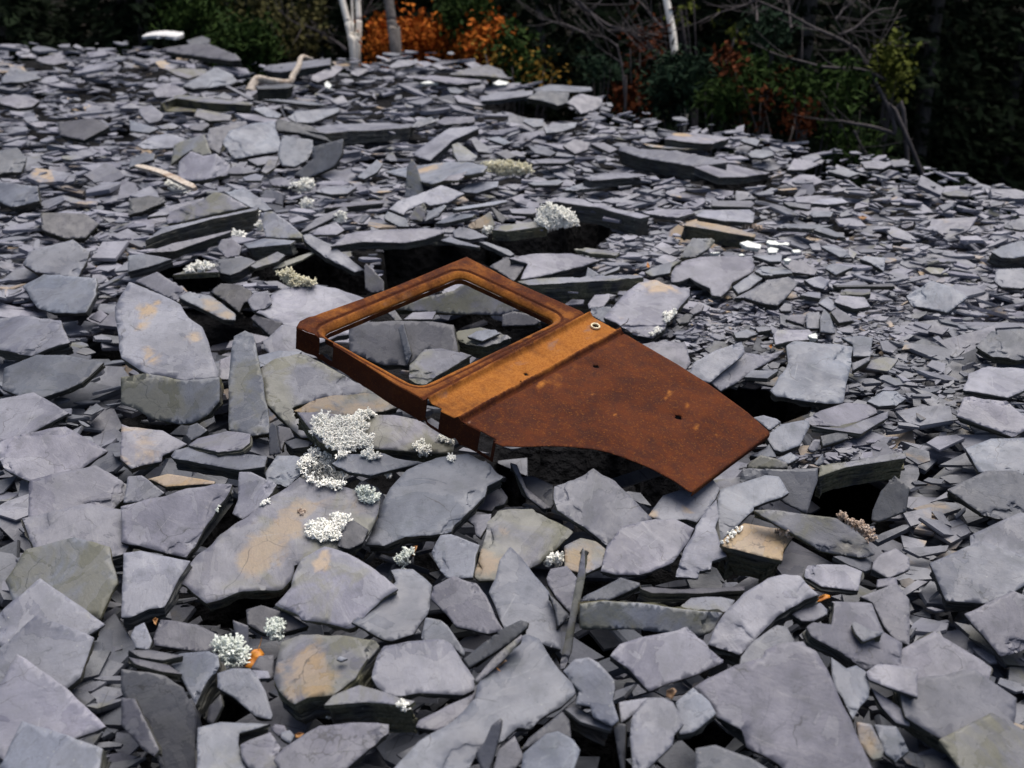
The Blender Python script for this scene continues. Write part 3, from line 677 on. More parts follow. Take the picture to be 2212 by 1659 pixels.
# ------------------------------------------------------------------ placing: every slate gets its own plane on the heap; a slate that
# rests on another is lifted until it lies clear of it
GS = 5.0
GX0, GX1, GY0, GY1 = -60, 2272, -20, 1760
gx = np.arange(GX0, GX1, GS) + GS / 2
gy = np.arange(GY0, GY1, GS) + GS / 2
PX, PY = np.meshgrid(gx, gy)
RX = (PX - 1106) / F; RY = -(PY - 829.5) / F
RAYS = RX[..., None] * CR + RY[..., None] * CU + CF
ZB = np.full(PX.shape, 1e9)

def window(poly, pad=0):
    xs = [p[0] for p in poly]; ys = [p[1] for p in poly]
    i0 = max(0, int((min(xs) - GX0) / GS) - pad); i1 = min(len(gx), int((max(xs) - GX0) / GS) + 2 + pad)
    j0 = max(0, int((min(ys) - GY0) / GS) - pad); j1 = min(len(gy), int((max(ys) - GY0) / GS) + 2 + pad)
    return slice(j0, max(j1, j0)), slice(i0, max(i1, i0))

def centroid(poly):
    a = cx = cy = 0
    for (x0, y0), (x1, y1) in zip(poly, poly[1:] + poly[:1]):
        k = x0 * y1 - x1 * y0
        a += k; cx += (x0 + x1) * k; cy += (y0 + y1) * k
    return (cx / (3 * a), cy / (3 * a), abs(a) / 2)

# the door's own plane (measured from its right-angled corners)
DN = np.array([.149, -.184, .973]); DN /= np.linalg.norm(DN)
DP = C0 + 3.0 * ray(1150, 800)
def on_door(px, py):
    q = ray(px, py)
    return C0 + q * ((DP - C0) @ DN / (q @ DN))

rng = random.Random(11)
PLACED = []
order = sorted(range(len(SLABS)), key=lambda i: (SLABS[i]['L'] if SLABS[i]['L'] < 5 else 5, SLABS[i]['L'] if SLABS[i]['L'] > 5 else 0, i))
# lower layers first only among near neighbours: far slates never compete with near ones, so one global order is enough
for i in order:
    s = SLABS[i]
    poly = s['poly']
    cx, cy, area = centroid(poly)
    w = max(p[0] for p in poly) - min(p[0] for p in poly)
    h = max(p[1] for p in poly) - min(p[1] for p in poly)
    q = ray(cx, cy)
    alpha = math.degrees(math.atan2(-q[2], math.hypot(q[0], q[1])))
    if s['ty'] is None:
        g = math.degrees(math.asin(min(0.97, max(0.12, h / (0.72 * w)))))
        ty = min(24, max(-2, g - alpha)) + rng.uniform(-3, 5)
    else:
        ty = s['ty'] + (rng.uniform(-8, 9) if s['ty'] < 30 else 0)
    tx = s['tx'] if s['tx'] is not None else rng.uniform(-15, 15)
    n = np.array([math.tan(math.radians(tx)), -math.tan(math.radians(ty)), 1.0])
    n /= np.linalg.norm(n)
    lift = 0.02 + 0.5 * min(s['t'], .06)
    P = hit(cx, cy, lift)
    d0 = (P - C0) @ n
    sl = window(poly)
    sub = inside_np(poly, PX[sl], PY[sl])
    R = RAYS[sl]
    den = R @ n
    den = np.where(den > -0.02, -0.02, den)
    T = d0 / den
    Z = ZB[sl]
    ov = sub & (Z < 1e8)
    k = 1.0
    if ov.sum() > 3:
        ratio = (Z[ov] - 0.020) / T[ov]
        k = float(np.clip(np.percentile(ratio, 12), 0.935, 1.0))
    P = C0 + (P - C0) * k
    T = T * k
    Z[sub] = np.minimum(Z[sub], T[sub])
    # outline on its plane
    pts = []
    for a, b in poly:
        qq = ray(a, b)
        dd = min(qq @ n, -0.02)
        pts.append(C0 + qq * ((P - C0) @ n / dd))
    pts = np.array(pts)
    # what the front face hides
    low = [project(p - n * s['t'] * 0.9)[:2] for p in pts]
    sl2 = window(low)
    if sl2[0].stop > sl2[0].start and sl2[1].stop > sl2[1].start:
        sub2 = inside_np(low, PX[sl2], PY[sl2])
        R2 = RAYS[sl2]
        T2 = ((P - n * s['t'] - C0) @ n) / np.minimum(R2 @ n, -0.02)
        Z2 = ZB[sl2]
        Z2[sub2] = np.minimum(Z2[sub2], T2[sub2])
    PLACED.append((s, P, n, pts, (cx, cy, area, w, h)))

ZSLATE = ZB.copy()

# ------------------------------------------------------------------ one slate as one mesh: cleaved top, chipped outline, leafy broken edge
def slab_mesh(poly, thick, seed, rough=1.0):
    rg = random.Random(seed)
    off = Vector((rg.uniform(-50, 50), rg.uniform(-50, 50), rg.uniform(-50, 50)))
    if geometry.area_tri is None: pass
    a = sum(x0 * y1 - x1 * y0 for (x0, y0), (x1, y1) in zip(poly, poly[1:] + poly[:1])) / 2
    if a < 0:
        poly = poly[::-1]; a = -a
    size = math.sqrt(a)
    per = sum(math.dist(p, q) for p, q in zip(poly, poly[1:] + poly[:1]))
    step = max(0.005, per / 140)
    base = []
    for p, q in zip(poly, poly[1:] + poly[:1]):
        L = math.dist(p, q)
        m = max(1, int(round(L / step)))
        for j in range(m):
            f = j / m
            base.append((p[0] + (q[0] - p[0]) * f, p[1] + (q[1] - p[1]) * f))
    nb = len(base)
    # soften the traced corners a little
    base = [((base[i - 1][0] + 14 * base[i][0] + base[(i + 1) % nb][0]) / 16, (base[i - 1][1] + 14 * base[i][1] + base[(i + 1) % nb][1]) / 16) for i in range(nb)]
    def normals(b):
        out = []
        for i in range(len(b)):
            dx = b[(i + 1) % len(b)][0] - b[i - 1][0]; dy = b[(i + 1) % len(b)][1] - b[i - 1][1]
            l = math.hypot(dx, dy) or 1
            out.append((dy / l, -dx / l))
        return out
    nrm = normals(base)
    f2 = min(85, .24 / step)
    a1 = min(0.006, 0.016 * size) * rough; a2 = min(0.0026, 0.012 * size) * rough
    B = []
    for (x, y), (nx, ny) in zip(base, nrm):
        chip = noise.noise(Vector((x * 9, y * 9, 0)) + off)
        k = a1 * noise.noise(Vector((x * 24, y * 24, 1)) + off) + a2 * (0.25 + 1.3 * max(0, chip)) * noise.noise(Vector((x * f2, y * f2, 2)) + off)
        B.append((x + nx * k, y + ny * k))
    nrm = normals(B)
    # a lifted leaf of slate: part of the top lies a few millimetres lower
    steps = []
    if size > 0.05:
        for _ in range(rg.choice([0, 1, 1, 2]) if size > 0.1 else rg.choice([0, 1])):
            th = rg.uniform(0, 6.283)
            d = (math.cos(th), math.sin(th)); e = (-d[1], d[0])
            pr = sorted(x * d[0] + y * d[1] for x, y in B)
            o0 = pr[int(len(pr) * rg.uniform(0.06, 0.3))]
            steps.append((d, e, o0, rg.uniform(.15, .35) * size, rg.uniform(2, 5) / size, rg.uniform(.002, .006), rg.uniform(0, 50)))
    def sd(x, y, s):
        d, e, o0, am, fr, hh, ph = s
        t = x * e[0] + y * e[1]
        return x * d[0] + y * d[1] - o0 - am * noise.noise(Vector((t * fr, ph, 0.5))) - 0.15 * am * noise.noise(Vector((t * fr * 5, ph, 3.5)))
    und = 0.011 * size * rg.uniform(.5, 1.5)
    bend = rg.uniform(-.12, .12) * min(size, .3) / max(size, .05) ** 2 * .12
    bd = rg.uniform(0, 3.14)
    def zt(x, y):
        z = und * noise.noise(Vector((x * 2.4 / size, y * 2.4 / size, 4)) + off) + und * .35 * noise.noise(Vector((x * 9 / size, y * 9 / size, 5)) + off)
        t = x * math.cos(bd) + y * math.sin(bd)
        z += bend * t * t
        for s in steps:
            if sd(x, y, s) < 0: z -= s[5] * min(1, max(0.05, .55 + 1.3 * noise.noise(Vector((x * 6 / size + s[6], y * 6 / size, 7)))))
        return z
    pts = list(B)
    Bn = np.array(B)
    g = max(size / 13, 0.007)
    xs = np.arange(Bn[:, 0].min(), Bn[:, 0].max(), g); ys = np.arange(Bn[:, 1].min(), Bn[:, 1].max(), g)
    cand = []
    for x in xs:
        for y in ys:
            cand.append((x + rg.uniform(-.35, .35) * g, y + rg.uniform(-.35, .35) * g))
    for s in steps:
        d, e, o0, am, fr, hh, ph = s
        tt = Bn @ np.array(e)
        for t in np.arange(tt.min(), tt.max(), max(.005, size / 45)):
            w = o0 + am * noise.noise(Vector((t * fr, ph, 0.5))) + .15 * am * noise.noise(Vector((t * fr * 5, ph, 3.5)))
            for dd in (-.0012, .0012):
                cand.append((d[0] * (w + dd) + e[0] * t, d[1] * (w + dd) + e[1] * t))
    if cand:
        ca = np.array(cand)
        ok = inside_np(B, ca[:, 0], ca[:, 1])
        ca = ca[ok]
        if len(ca):
            dm = ((ca[:, None, :] - Bn[None, :, :]) ** 2).sum(2).min(1)
            ca = ca[dm > (0.4 * step) ** 2]
            pts += [tuple(c) for c in ca]
    res = geometry.delaunay_2d_cdt([Vector(p) for p in pts], [(i, (i + 1) % nb) for i in range(nb)], [], 0, 1e-7)
    ov, of, om = res[0], res[2], res[3]
    inv = {}
    for k, ol in enumerate(om):
        for o in ol: inv[o] = k
    V = [(p.x, p.y, zt(p.x, p.y)) for p in ov]
    Fc, mi, sm = [], [], []
    Bl = [(p[0], p[1]) for p in B]
    if of:
        cen = np.array([[(ov[f[0]].x + ov[f[1]].x + ov[f[2]].x) / 3, (ov[f[0]].y + ov[f[1]].y + ov[f[2]].y) / 3] for f in of])
        ins = inside_np(Bl, cen[:, 0], cen[:, 1])
        for f, okk in zip(of, ins):
            if okk:
                zs = [V[i][2] for i in f]
                stp = bool(steps) and max(zs) - min(zs) > .0014 and max(math.dist(ov[f[0]], ov[f[1]]), math.dist(ov[f[1]], ov[f[2]]), math.dist(ov[f[0]], ov[f[2]])) < .02
                Fc.append(tuple(f)); mi.append(0); sm.append(not stp)
    loop = [inv.get(i, i) for i in range(nb)]
    # broken edge: leaves of different reach
    K = max(2, min(9, int(thick / 0.0065)))
    slope = rg.uniform(-.45, .1)
    splint = rg.random() < .22
    prof = [(0.0012, 0.0008)]
    rings = []
    depth = 0.0
    for k in range(K):
        d1 = thick * (k + 1) / K
        A = min(.0055, thick * .3)
        bk = (rg.uniform(-.6, .5) if splint else rg.uniform(-1.5, -.6)) * A
        if k == 0: A, bk = .0006, .0
        rings.append((depth if k else .0015, k, bk, A)); rings.append((d1, k, bk, A))
        depth = d1
    prev = loop
    for (dep, k, bk, A) in rings:
        cur = []
        for i in range(nb):
            x, y = B[i]
            o = bk + A * noise.noise(Vector((x * 30, y * 30, 20 + k * 7.3)) + off) + A * .6 * noise.noise(Vector((x * f2, y * f2, 50 + k * 3.3)) + off) + (slope * dep * .6 if k else 0)
            zz = V[loop[i]][2] * (1 - dep / thick)
            wob = .12 * thick / K * noise.noise(Vector((x * 15, y * 15, 40 + k)) + off)
            V.append((x + nrm[i][0] * o, y + nrm[i][1] * o, zz - dep + wob))
            cur.append(len(V) - 1)
        for i in range(nb):
            j = (i + 1) % nb
            Fc.append((prev[i], cur[i], cur[j], prev[j])); mi.append(1); sm.append(False)
        prev = cur
    Fc.append(tuple(prev[::-1])); mi.append(1); sm.append(False)
    me = bpy.data.meshes.new("slate_slab")
    me.from_pydata(V, [], Fc)
    me.polygons.foreach_set('material_index', mi)
    me.polygons.foreach_set('use_smooth', sm)
    me.update()
    return me

# ------------------------------------------------------------------ labels of the slates that carry no words of their own
MARKS = [((870, 740), "the door window opening"), ((1008, 560), "the top corner of the door"), ((650, 700), "the rolled left corner of the door"),
         ((1200, 970), "the wheel arch cut of the door"), ((1493, 1060), "the lowest corner of the door"), ((1655, 935), "the right corner of the door"),
         ((730, 960), "the biggest white lichen clump"), ((700, 1145), "the hooked lichen clump"), ((1200, 475), "the round lichen tuft"),
         ((1095, 370), "the pale lichen mat"), ((535, 830), "the upright slate post"), ((620, 1180), "the ochre stained slab"), ((1235, 1330), "the thin upright slate stick"),
         ((550, 1420), "the orange leaf"), ((600, 165), "the driftwood branch"), ((765, 100), "the twin birch trunks"), ((365, 400), "the weathered plank"),
         ((1650, 530), "the white quartz pieces"), ((1640, 1180), "the ochre topped block"), ((1460, 170), "the right hand birch"), ((1680, 1520), "the huge mottled slab"),
         ((350, 90), "the bleached white board"), ((1286, 705), "the cream ring"), ((1700, 620), "the right hand gravel"), ((1130, 1470), "the largest pale blue slab"),
         ((1660, 290), "the red brown bush"), ((920, 340), "the long bright pointing slab"), ((1500, 390), "the tall fronted ledge slab"), ((720, 1450), "the ochre and olive block")]
TONE = {'b': 'blue grey', 'w': 'pale grey', 'd': 'dark', 'g': 'olive grey', 's': 'ochre flecked', 'o': 'ochre', 'p': 'purplish grey', 'O': 'ochre', 'S': 'ochre', 'B': 'pale blue'}
used_labels = {}
def auto_label(s, info):
    cx, cy, area, w, h = info
    size = 'small' if area < 1500 else 'medium' if area < 6000 else 'large'
    fill = area / max(1, w * h)
    shape = 'long' if w > 3.2 * h else 'upright' if h > 1.5 * w else 'wedge shaped' if fill < .56 else 'squarish' if fill > .74 else 'irregular'
    (mx, my), mark = min(MARKS, key=lambda m: math.hypot(m[0][0] - cx, 1.6 * (m[0][1] - cy)))
    dx, dy = cx - mx, cy - my
    d = math.hypot(dx, dy)
    if d < 45: where = 'close by'
    else:
        where = ('above' if dy < 0 else 'below') if abs(dy) > abs(dx) * .8 else ('left of' if dx < 0 else 'right of')
        if d > 170: where = 'well ' + where
    base = f"{size} {shape} {TONE[s['m']]} slate {where} {mark}"
    if cx < 278: base = f"{size} {shape} {TONE[s['m']]} slate far left {where} {mark}"
    if cx > 1934: base = f"{size} {shape} {TONE[s['m']]} slate far right {where} {mark}"
    return base
auto = {}
for k, (s, P, n, pts, info) in enumerate(PLACED):
    if s['l'] is None:
        auto.setdefault(auto_label(s, info), []).append((info[1], info[0], k))
ORD = ['uppermost', 'second', 'third', 'fourth', 'fifth', 'sixth', 'seventh', 'eighth', 'ninth', 'tenth']
for base, lst in auto.items():
    lst.sort()
    for r_, (_, _, k) in enumerate(lst):
        s = PLACED[k][0]
        if len(lst) == 1: s['l'] = base
        elif r_ == 0: s['l'] = base + ', uppermost'
        elif r_ == len(lst) - 1: s['l'] = base + ', lowest'
        else: s['l'] = base + ', ' + ORD[min(r_, 9)] + ' down'

for s, *_ in PLACED:
    for w_ in ('well ', 'irregular ', 'squarish ', 'the '):
        if len(s['l'].split()) > 16: s['l'] = s['l'].replace(w_, '', 1)
# iron stains with a place of their own: tile, x, y, radius, strength
BLOBS = [(*tile(c, r, f'{x},{y}')[0], q, a) for c, r, x, y, q, a in [
    (0,2,1120,1500,42,1), (0,2,1230,1380,45,1), (0,2,1350,1260,38,.9), (0,2,1480,1080,34,.7), (0,2,1700,1080,40,.45), (0,2,1950,1060,35,.5),
    (0,2,1650,1560,18,.9), (0,2,1700,1470,14,.8), (0,3,1560,760,50,.9), (0,3,1660,930,34,.9), (0,3,1420,1000,30,.6), (0,3,1310,800,16,.8),
    (1,2,900,1560,36,.9), (1,2,1000,1290,22,.6), (1,2,860,1450,20,.7), (0,1,170,1020,20,.9), (0,1,250,950,12,.9), (0,1,110,1160,16,.8), (0,1,560,1280,15,.9), (0,1,200,1440,22,.7), (0,1,160,1370,14,.7),
    (0,1,720,990,26,.8), (0,1,840,1050,18,.7), (2,1,150,810,34,.8), (2,1,320,850,22,.5), (1,0,400,1455,26,.9), (0,2,1500,195,36,1), (0,2,1640,150,36,.9), (0,2,1800,120,30,.6),
    (2,2,100,1120,14,.9), (0,2,80,560,50,.5), (1,3,60,1600,36,.8), (2,2,900,1380,50,1), (2,2,1100,1400,50,1), (2,2,1000,1290,40,.8), (2,0,350,1165,22,.9), (2,1,600,270,30,.9), (1,1,820,250,25,.9), (2,2,420,1090,16,.5), (1,2,1700,1500,34,.8)]]
for k, (s, P, n, pts, info) in enumerate(PLACED):
    o0 = pts.mean(0)
    xa = np.array([1.0, 0, 0]); xa -= n * (xa @ n); xa /= np.linalg.norm(xa)
    rz = rng.uniform(0, 6.28)
    ya = np.cross(n, xa)
    xa, ya = xa * math.cos(rz) + ya * math.sin(rz), ya * math.cos(rz) - xa * math.sin(rz)
    p2 = [((p - o0) @ xa, (p - o0) @ ya) for p in pts]
    me = slab_mesh(p2, s['t'], 1000 + k, rough=rng.uniform(.5, 1.4))
    near = [b for b in BLOBS if inside(s['poly'], b[0], b[1])]
    if near:
        qs = []
        for bx, by, br, ba in near:
            qq = ray(bx, by)
            X = C0 + qq * ((P - C0) @ n / (qq @ n))
            qs.append(((X - o0) @ xa, (X - o0) @ ya, br * ((X - C0) @ CF) / F, ba))
        co = np.zeros(len(me.vertices) * 3); me.vertices.foreach_get('co', co); co = co.reshape(-1, 3)
        w = np.zeros(len(co))
        for bx, by, br, ba in qs:
            w = np.maximum(w, ba * np.exp(-((co[:, 0] - bx) ** 2 + (co[:, 1] - by) ** 2) / (br * 1.25) ** 2))
        at_ = me.attributes.new("stain", 'FLOAT', 'POINT')
        at_.data.foreach_set('value', w.astype(np.float32))
    ob = link(s['nm'], me, None, (M_TOP, M_SIDE))
    ob.matrix_world = Matrix(((xa[0], ya[0], n[0], o0[0]), (xa[1], ya[1], n[1], o0[1]), (xa[2], ya[2], n[2], o0[2]), (0, 0, 0, 1)))
    st, gr, va = LOOK[s['m']]
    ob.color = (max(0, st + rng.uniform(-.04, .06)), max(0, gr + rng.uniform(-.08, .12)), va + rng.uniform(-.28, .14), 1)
    tag(ob, s['l'], 'slate', 'slates lying on the heap', 'thing')

# ------------------------------------------------------------------ the heap under them
VOIDM = np.zeros(PX.shape, bool)
for vd in VOIDS:
    sl = window(vd)
    VOIDM[sl] |= inside_np(vd, PX[sl], PY[sl])
def in_void(a, b):
    i = int((a - GX0) / GS); j = int((b - GY0) / GS)
    return 0 <= i < len(gx) and 0 <= j < len(gy) and bool(VOIDM[j, i])
def build_heap():
    xs = np.concatenate([np.linspace(-16, -4.2, 12), np.linspace(-4, 4, 161), np.linspace(4.2, 16, 12)])
    ys = np.concatenate([np.linspace(-3, 0.5, 8), np.linspace(0.6, 5, 110), np.linspace(5.08, 10.5, 60), np.linspace(10.7, 20, 24)])
    V, Fc = [], []
    for y in ys:
        for x in xs:
            z = H(x, y) - float(np.interp(y, [2.6, 5.0], [.42, .16])) if y > 0.3 else -0.5
            P = (x, y, z)
            if y > 0.8:
                a, b, t = project(P)
                if in_void(a, b): z -= 0.9
            V.append((x, y, z))
    nx = len(xs)
    for j in range(len(ys) - 1):
        for i in range(nx - 1):
            Fc.append((j * nx + i, j * nx + i + 1, (j + 1) * nx + i + 1, (j + 1) * nx + i))
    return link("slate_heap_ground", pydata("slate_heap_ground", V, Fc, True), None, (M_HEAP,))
tag(build_heap(), 'grit and broken slate beneath the loose slabs, blackened as gap shade', None, None, 'structure')

# ------------------------------------------------------------------ uncounted small rubble between and beyond the slates
DOOR_PX = [(639, 706), (663, 686), (1007, 555), (1277, 682), (1527, 829), (1661, 931), (1490, 1063), (1342, 989), (1180, 966), (1067, 958), (923, 867), (721, 742)]
DOOR_HOLE = [(702, 716), (990, 592), (1005, 592), (1195, 688), (920, 822), (895, 822), (830, 790)]
ZD = ZB.copy()
sl = window(DOOR_PX)
sub = inside_np(DOOR_PX, PX[sl], PY[sl]) & ~inside_np(DOOR_HOLE, PX[sl], PY[sl])
Td = ((DP - C0) @ DN) / (RAYS[sl] @ DN)
Zs = ZD[sl]
Zs[sub] = np.minimum(Zs[sub], Td[sub])

GRAVEL = [tile(2, 1, s) for s in ('500,900 800,830 1100,980 1500,900 2212,800 2212,1350 1840,1300 1300,1280 900,1290 500,1400 250,1300 420,1000', '900,560 1300,560 1900,700 2212,700 2212,850 1300,760')] + \
         [tile(2, 2, '1500,520 2150,420 2212,600 1600,700 1300,720 1250,600'), tile(1, 1, '1800,250 2212,300 2212,540 1900,480'), tile(2, 1, '0,300 380,340 340,580 0,560')]
def build_rubble():
    rg = np.random.default_rng(3)
    V, Fc, tint = [], [], []
    def depth_ok(Q):
        """False when a corner would stand in front of a slate that the heap shows"""
        for P in Q:
            a, b, t = project(P)
            i = int((a - GX0) / GS); j = int((b - GY0) / GS)
            if 0 <= i < len(gx) and 0 <= j < len(gy):
                if t < ZD[j, i] - 0.0 and ZD[j, i] < 1e8: return False
        return True
    def add(px, py, spx, lvl, chip=False, rough=0):
        if inside(DOOR_PX, px, py) and not inside(DOOR_HOLE, px, py): return
        void = in_void(px, py)
        if void:
            if rg.random() < .93: return
            lvl -= rg.uniform(.4, .6)
        P = hit(px, py, min(lvl, .05))
        e = edge_at(P[0], P[1])
        if P[1] > e + .6: return
        t = (P - C0) @ CF
        s = min(spx * t / F, 0.34)
        k = rg.integers(4, 7)
        a0 = rg.uniform(0, 6.28)
        el = rg.uniform(.32, .85) if rg.random() > .25 else rg.uniform(.14, .3)
        ang = (np.arange(k) + rg.uniform(-.3, .3, k)) / k * 6.283 + a0
        rad = s * rg.uniform(.6, 1.2, k) * .55
        ux, uy = rad * np.cos(ang), rad * np.sin(ang) * el
        yaw = rg.normal(0, .45)
        x = ux * math.cos(yaw) - uy * math.sin(yaw); y = ux * math.sin(yaw) + uy * math.cos(yaw)
        far = t > 4
        txx, tyy = np.radians(np.clip(rg.normal(0, rough or 9), -50, 50)), np.radians(np.clip(rg.normal(2 if far else 9, rough or (8 if far else 10)), -35, 60))
        if rg.random() < .06: tyy += np.radians(rg.uniform(15, 40))
        n = np.array([math.tan(txx), -math.tan(tyy), 1.0]); n /= np.linalg.norm(n)
        xa = np.array([1.0, 0, 0]); xa -= n * n[0]; xa /= np.linalg.norm(xa); ya = np.cross(n, xa)
        th = rg.uniform(.03, .10) * s + .002
        top0 = x[:, None] * xa + y[:, None] * ya
        for tr in range(5):
            top = P + top0
            ctr = P[None, :]
            if depth_ok(np.vstack([top, ctr, (top + np.roll(top, 1, 0)) / 2, .5 * (top + P)])): break
            P = P - np.array([0, 0, .05])
        else:
            return
        if not void and P[2] > -.3 and any(in_void(*project(q)[:2]) for q in top): return
        b0 = len(V)
        sk = rg.uniform(.96, 1.04)
        V.extend(top.tolist())
        V.extend((top0 * 1.03 + P - n * th * .55).tolist())
        V.extend((top0 * sk + P - n * th).tolist())
        Fc.append(tuple(range(b0, b0 + k)))
        for lay in (0, k):
            for i in range(k):
                j = (i + 1) % k
                Fc.append((b0 + lay + i, b0 + lay + k + i, b0 + lay + k + j, b0 + lay + j))
        Fc.append(tuple(range(b0 + 3 * k - 1, b0 + 2 * k - 1, -1)))
        c = (float(rg.random() ** 7 * .8), float(rg.random() ** 2 * .5), float(rg.uniform(.42, .86) if far or chip else rg.uniform(.14, .6)), 1.0)  # near rubble down in the gaps tinted darker, shade put into its colour
        tint.extend([c] * (3 * k))
    # far field
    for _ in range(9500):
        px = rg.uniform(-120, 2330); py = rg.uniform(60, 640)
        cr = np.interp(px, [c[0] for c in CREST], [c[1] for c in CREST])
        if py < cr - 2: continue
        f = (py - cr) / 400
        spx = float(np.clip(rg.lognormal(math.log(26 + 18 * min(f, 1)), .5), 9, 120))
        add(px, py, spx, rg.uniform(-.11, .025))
    # middle distance at the right, and beside the photographed part: rubble up to the surface
    for _ in range(2600):
        px = rg.uniform(1230, 2330); py = rg.uniform(540, 930)
        add(px, py, float(np.clip(rg.lognormal(math.log(30), .55), 8, 110)), rg.uniform(-.09, .0))
    for _ in range(1500):
        px = rg.choice([rg.uniform(-100, 275), rg.uniform(1930, 2320)]); py = rg.uniform(560, 1720)
        add(px, py, float(np.clip(rg.lognormal(math.log(70), .5), 15, 200)), rg.uniform(-.14, -.02))
    # the heap goes on outside the picture
    for _ in range(3000):
        px = rg.choice([rg.uniform(-1000, -90), rg.uniform(2300, 3300)]); py = 90 + 1750 * rg.random() ** 1.15
        if px > 2300 and py < 420: continue
        add(px, py, float(np.clip(rg.lognormal(math.log(40 + .06 * py), .5), 15, 260)), rg.uniform(-.10, .02))
    for _ in range(500):
        add(rg.uniform(-400, 2600), rg.uniform(1700, 2300), float(np.clip(rg.lognormal(math.log(130), .5), 30, 300)), rg.uniform(-.10, .02))
    # broken slabs wedged below the top layer
    for _ in range(1500):
        px = rg.uniform(-120, 2330); py = rg.uniform(520, 1720)
        add(px, py, float(np.clip(rg.lognormal(math.log(120), .4), 40, 260)), -.06 - .25 * rg.random(), False, 19)
    for _ in range(2000):
        px = rg.uniform(-120, 2330); py = rg.uniform(520, 1720)
        add(px, py, float(np.clip(rg.lognormal(math.log(50), .6), 9, 160)), -.14 - .42 * rg.random() ** 1.1, False, 14)
    for g_ in GRAVEL:
        xs = [p[0] for p in g_]; ys = [p[1] for p in g_]
        ar = (max(xs) - min(xs)) * (max(ys) - min(ys))
        for _ in range(int(ar / 40)):
            px, py = rg.uniform(min(xs), max(xs)), rg.uniform(min(ys), max(ys))
            if not inside(g_, px, py): continue
            add(px + rg.normal(0, 30), py + rg.normal(0, 14), float(np.clip(rg.lognormal(math.log(17), .65), 5, 85)), rg.uniform(-.05, .008), True)
    me = bpy.data.meshes.new("slate_rubble")
    me.from_pydata(V, [], Fc)
    at = me.attributes.new("tint", 'FLOAT_COLOR', 'POINT')
    at.data.foreach_set('color', np.array(tint, dtype=np.float32).ravel())
    me.update()
    return link("slate_rubble", me, None, (M_RUB,))
tag(build_rubble(), 'small grey slate flakes and gravel filling the heap', 'rubble', None, 'stuff')
# ------------------------------------------------------------------ the rusty car door
def rust_material(name, dark=0.0):
    n = N(name)
    tc = n.new("TexCoord")
    v = tc.outputs['Object']
    at = n.new("Attribute", attribute_name="wear_shade")
    wear_shade = at.outputs['Fac']
    big = n.noise(v, 5.5, 6, 0.62, 0.5)
    mid = n.noise(v, 26, 6, 0.65, 0.3)
    fine = n.noise(v, 170, 5, 0.8)
    pit = n.noise(v, 520, 2, 0.6)
    col = n.mix(n.ramp(n.math('ADD', n.math('MULTIPLY', mid, .5), n.math('MULTIPLY', big, .5)), 0.36, 0.62), (0.040, 0.0098, 0.0050), (0.098, 0.0265, 0.0095))
    amber = n.mix(n.ramp(fine, 0.35, 0.68), (0.26, 0.085, 0.014), (0.42, 0.17, 0.035))
    k = n.math('ADD', wear_shade, n.math('MULTIPLY', n.math('SUBTRACT', big, 0.5), 1.7))
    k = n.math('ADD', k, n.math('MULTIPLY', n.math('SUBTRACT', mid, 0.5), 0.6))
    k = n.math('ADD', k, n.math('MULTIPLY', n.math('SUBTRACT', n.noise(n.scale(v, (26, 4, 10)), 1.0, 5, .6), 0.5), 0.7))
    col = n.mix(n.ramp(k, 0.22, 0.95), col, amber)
    # grey sheen of the last bare metal inside the bright rust
    col = n.mix(n.math('MULTIPLY', n.ramp(n.noise(n.scale(v, (9, 22, 9)), 1.0, 4), .58, .72), n.math('MULTIPLY', n.ramp(wear_shade, .35, .8), .55)), col, (0.21, 0.14, 0.12))
    # speckle of fresh orange
    col = n.mix(n.math('MULTIPLY', n.ramp(fine, 0.53, 0.67), 0.5), col, (0.27, 0.105, 0.016))
    col = n.mix(n.math('MULTIPLY', n.ramp(n.noise(n.scale(v, (14, 34, 14)), 1.0, 3), .72, .80), 0.7), col, (0.40, 0.15, 0.03))
    col = n.mix(n.math('MULTIPLY', n.ramp(pit, 0.3, 0.55), 0.25), col, (0.03, 0.010, 0.006))
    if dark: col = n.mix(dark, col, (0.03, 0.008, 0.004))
    bm = n.bump(mid, 0.25, 0.003)
    bm = n.bump(fine, 0.45, 0.0012, bm)
    bm = n.bump(pit, 0.3, 0.0006, bm)
    return n.finish(col, n.mix(n.ramp(mid, .3, .7), (0.80,) * 3, (0.95,) * 3), bm, 0.12)
M_RUST = rust_material("rusted_sheet_steel")
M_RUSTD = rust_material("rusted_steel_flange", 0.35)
_n = N("cream_enamel")
M_CREAM = _n.finish(_n.mix(_n.ramp(_n.noise(_n.new("TexCoord").outputs['Object'], 160, 4), .45, .7), (0.72, 0.63, 0.42), (0.40, 0.27, 0.12)), 0.4, None, 0.5)

dA, dB = on_door(639, 706), on_door(1007, 555)
DX = dB - dA; DX /= np.linalg.norm(DX)
DY = np.cross(DN, DX)
DO = on_door(1107, 780)
def dl(px, py):
    p = on_door(px, py) - DO
    return (float(p @ DX), float(p @ DY))
DM = Matrix(((DX[0], DY[0], DN[0], DO[0]), (DX[1], DY[1], DN[1], DO[1]), (DX[2], DY[2], DN[2], DO[2]), (0, 0, 0, 1)))
door = empty("car_door", (0, 0, 0))
door.matrix_world = DM
tag(door, 'rusty orange brown car door lying window up on the slates', 'car door')

def resample(poly, step, closed=True):
    out = []
    m = len(poly)
    for i in range(m if closed else m - 1):
        p, q = poly[i], poly[(i + 1) % m]
        k = max(1, int(round(math.dist(p, q) / step)))
        for j in range(k):
            out.append((p[0] + (q[0] - p[0]) * j / k, p[1] + (q[1] - p[1]) * j / k))
    if not closed: out.append(poly[-1])
    return out

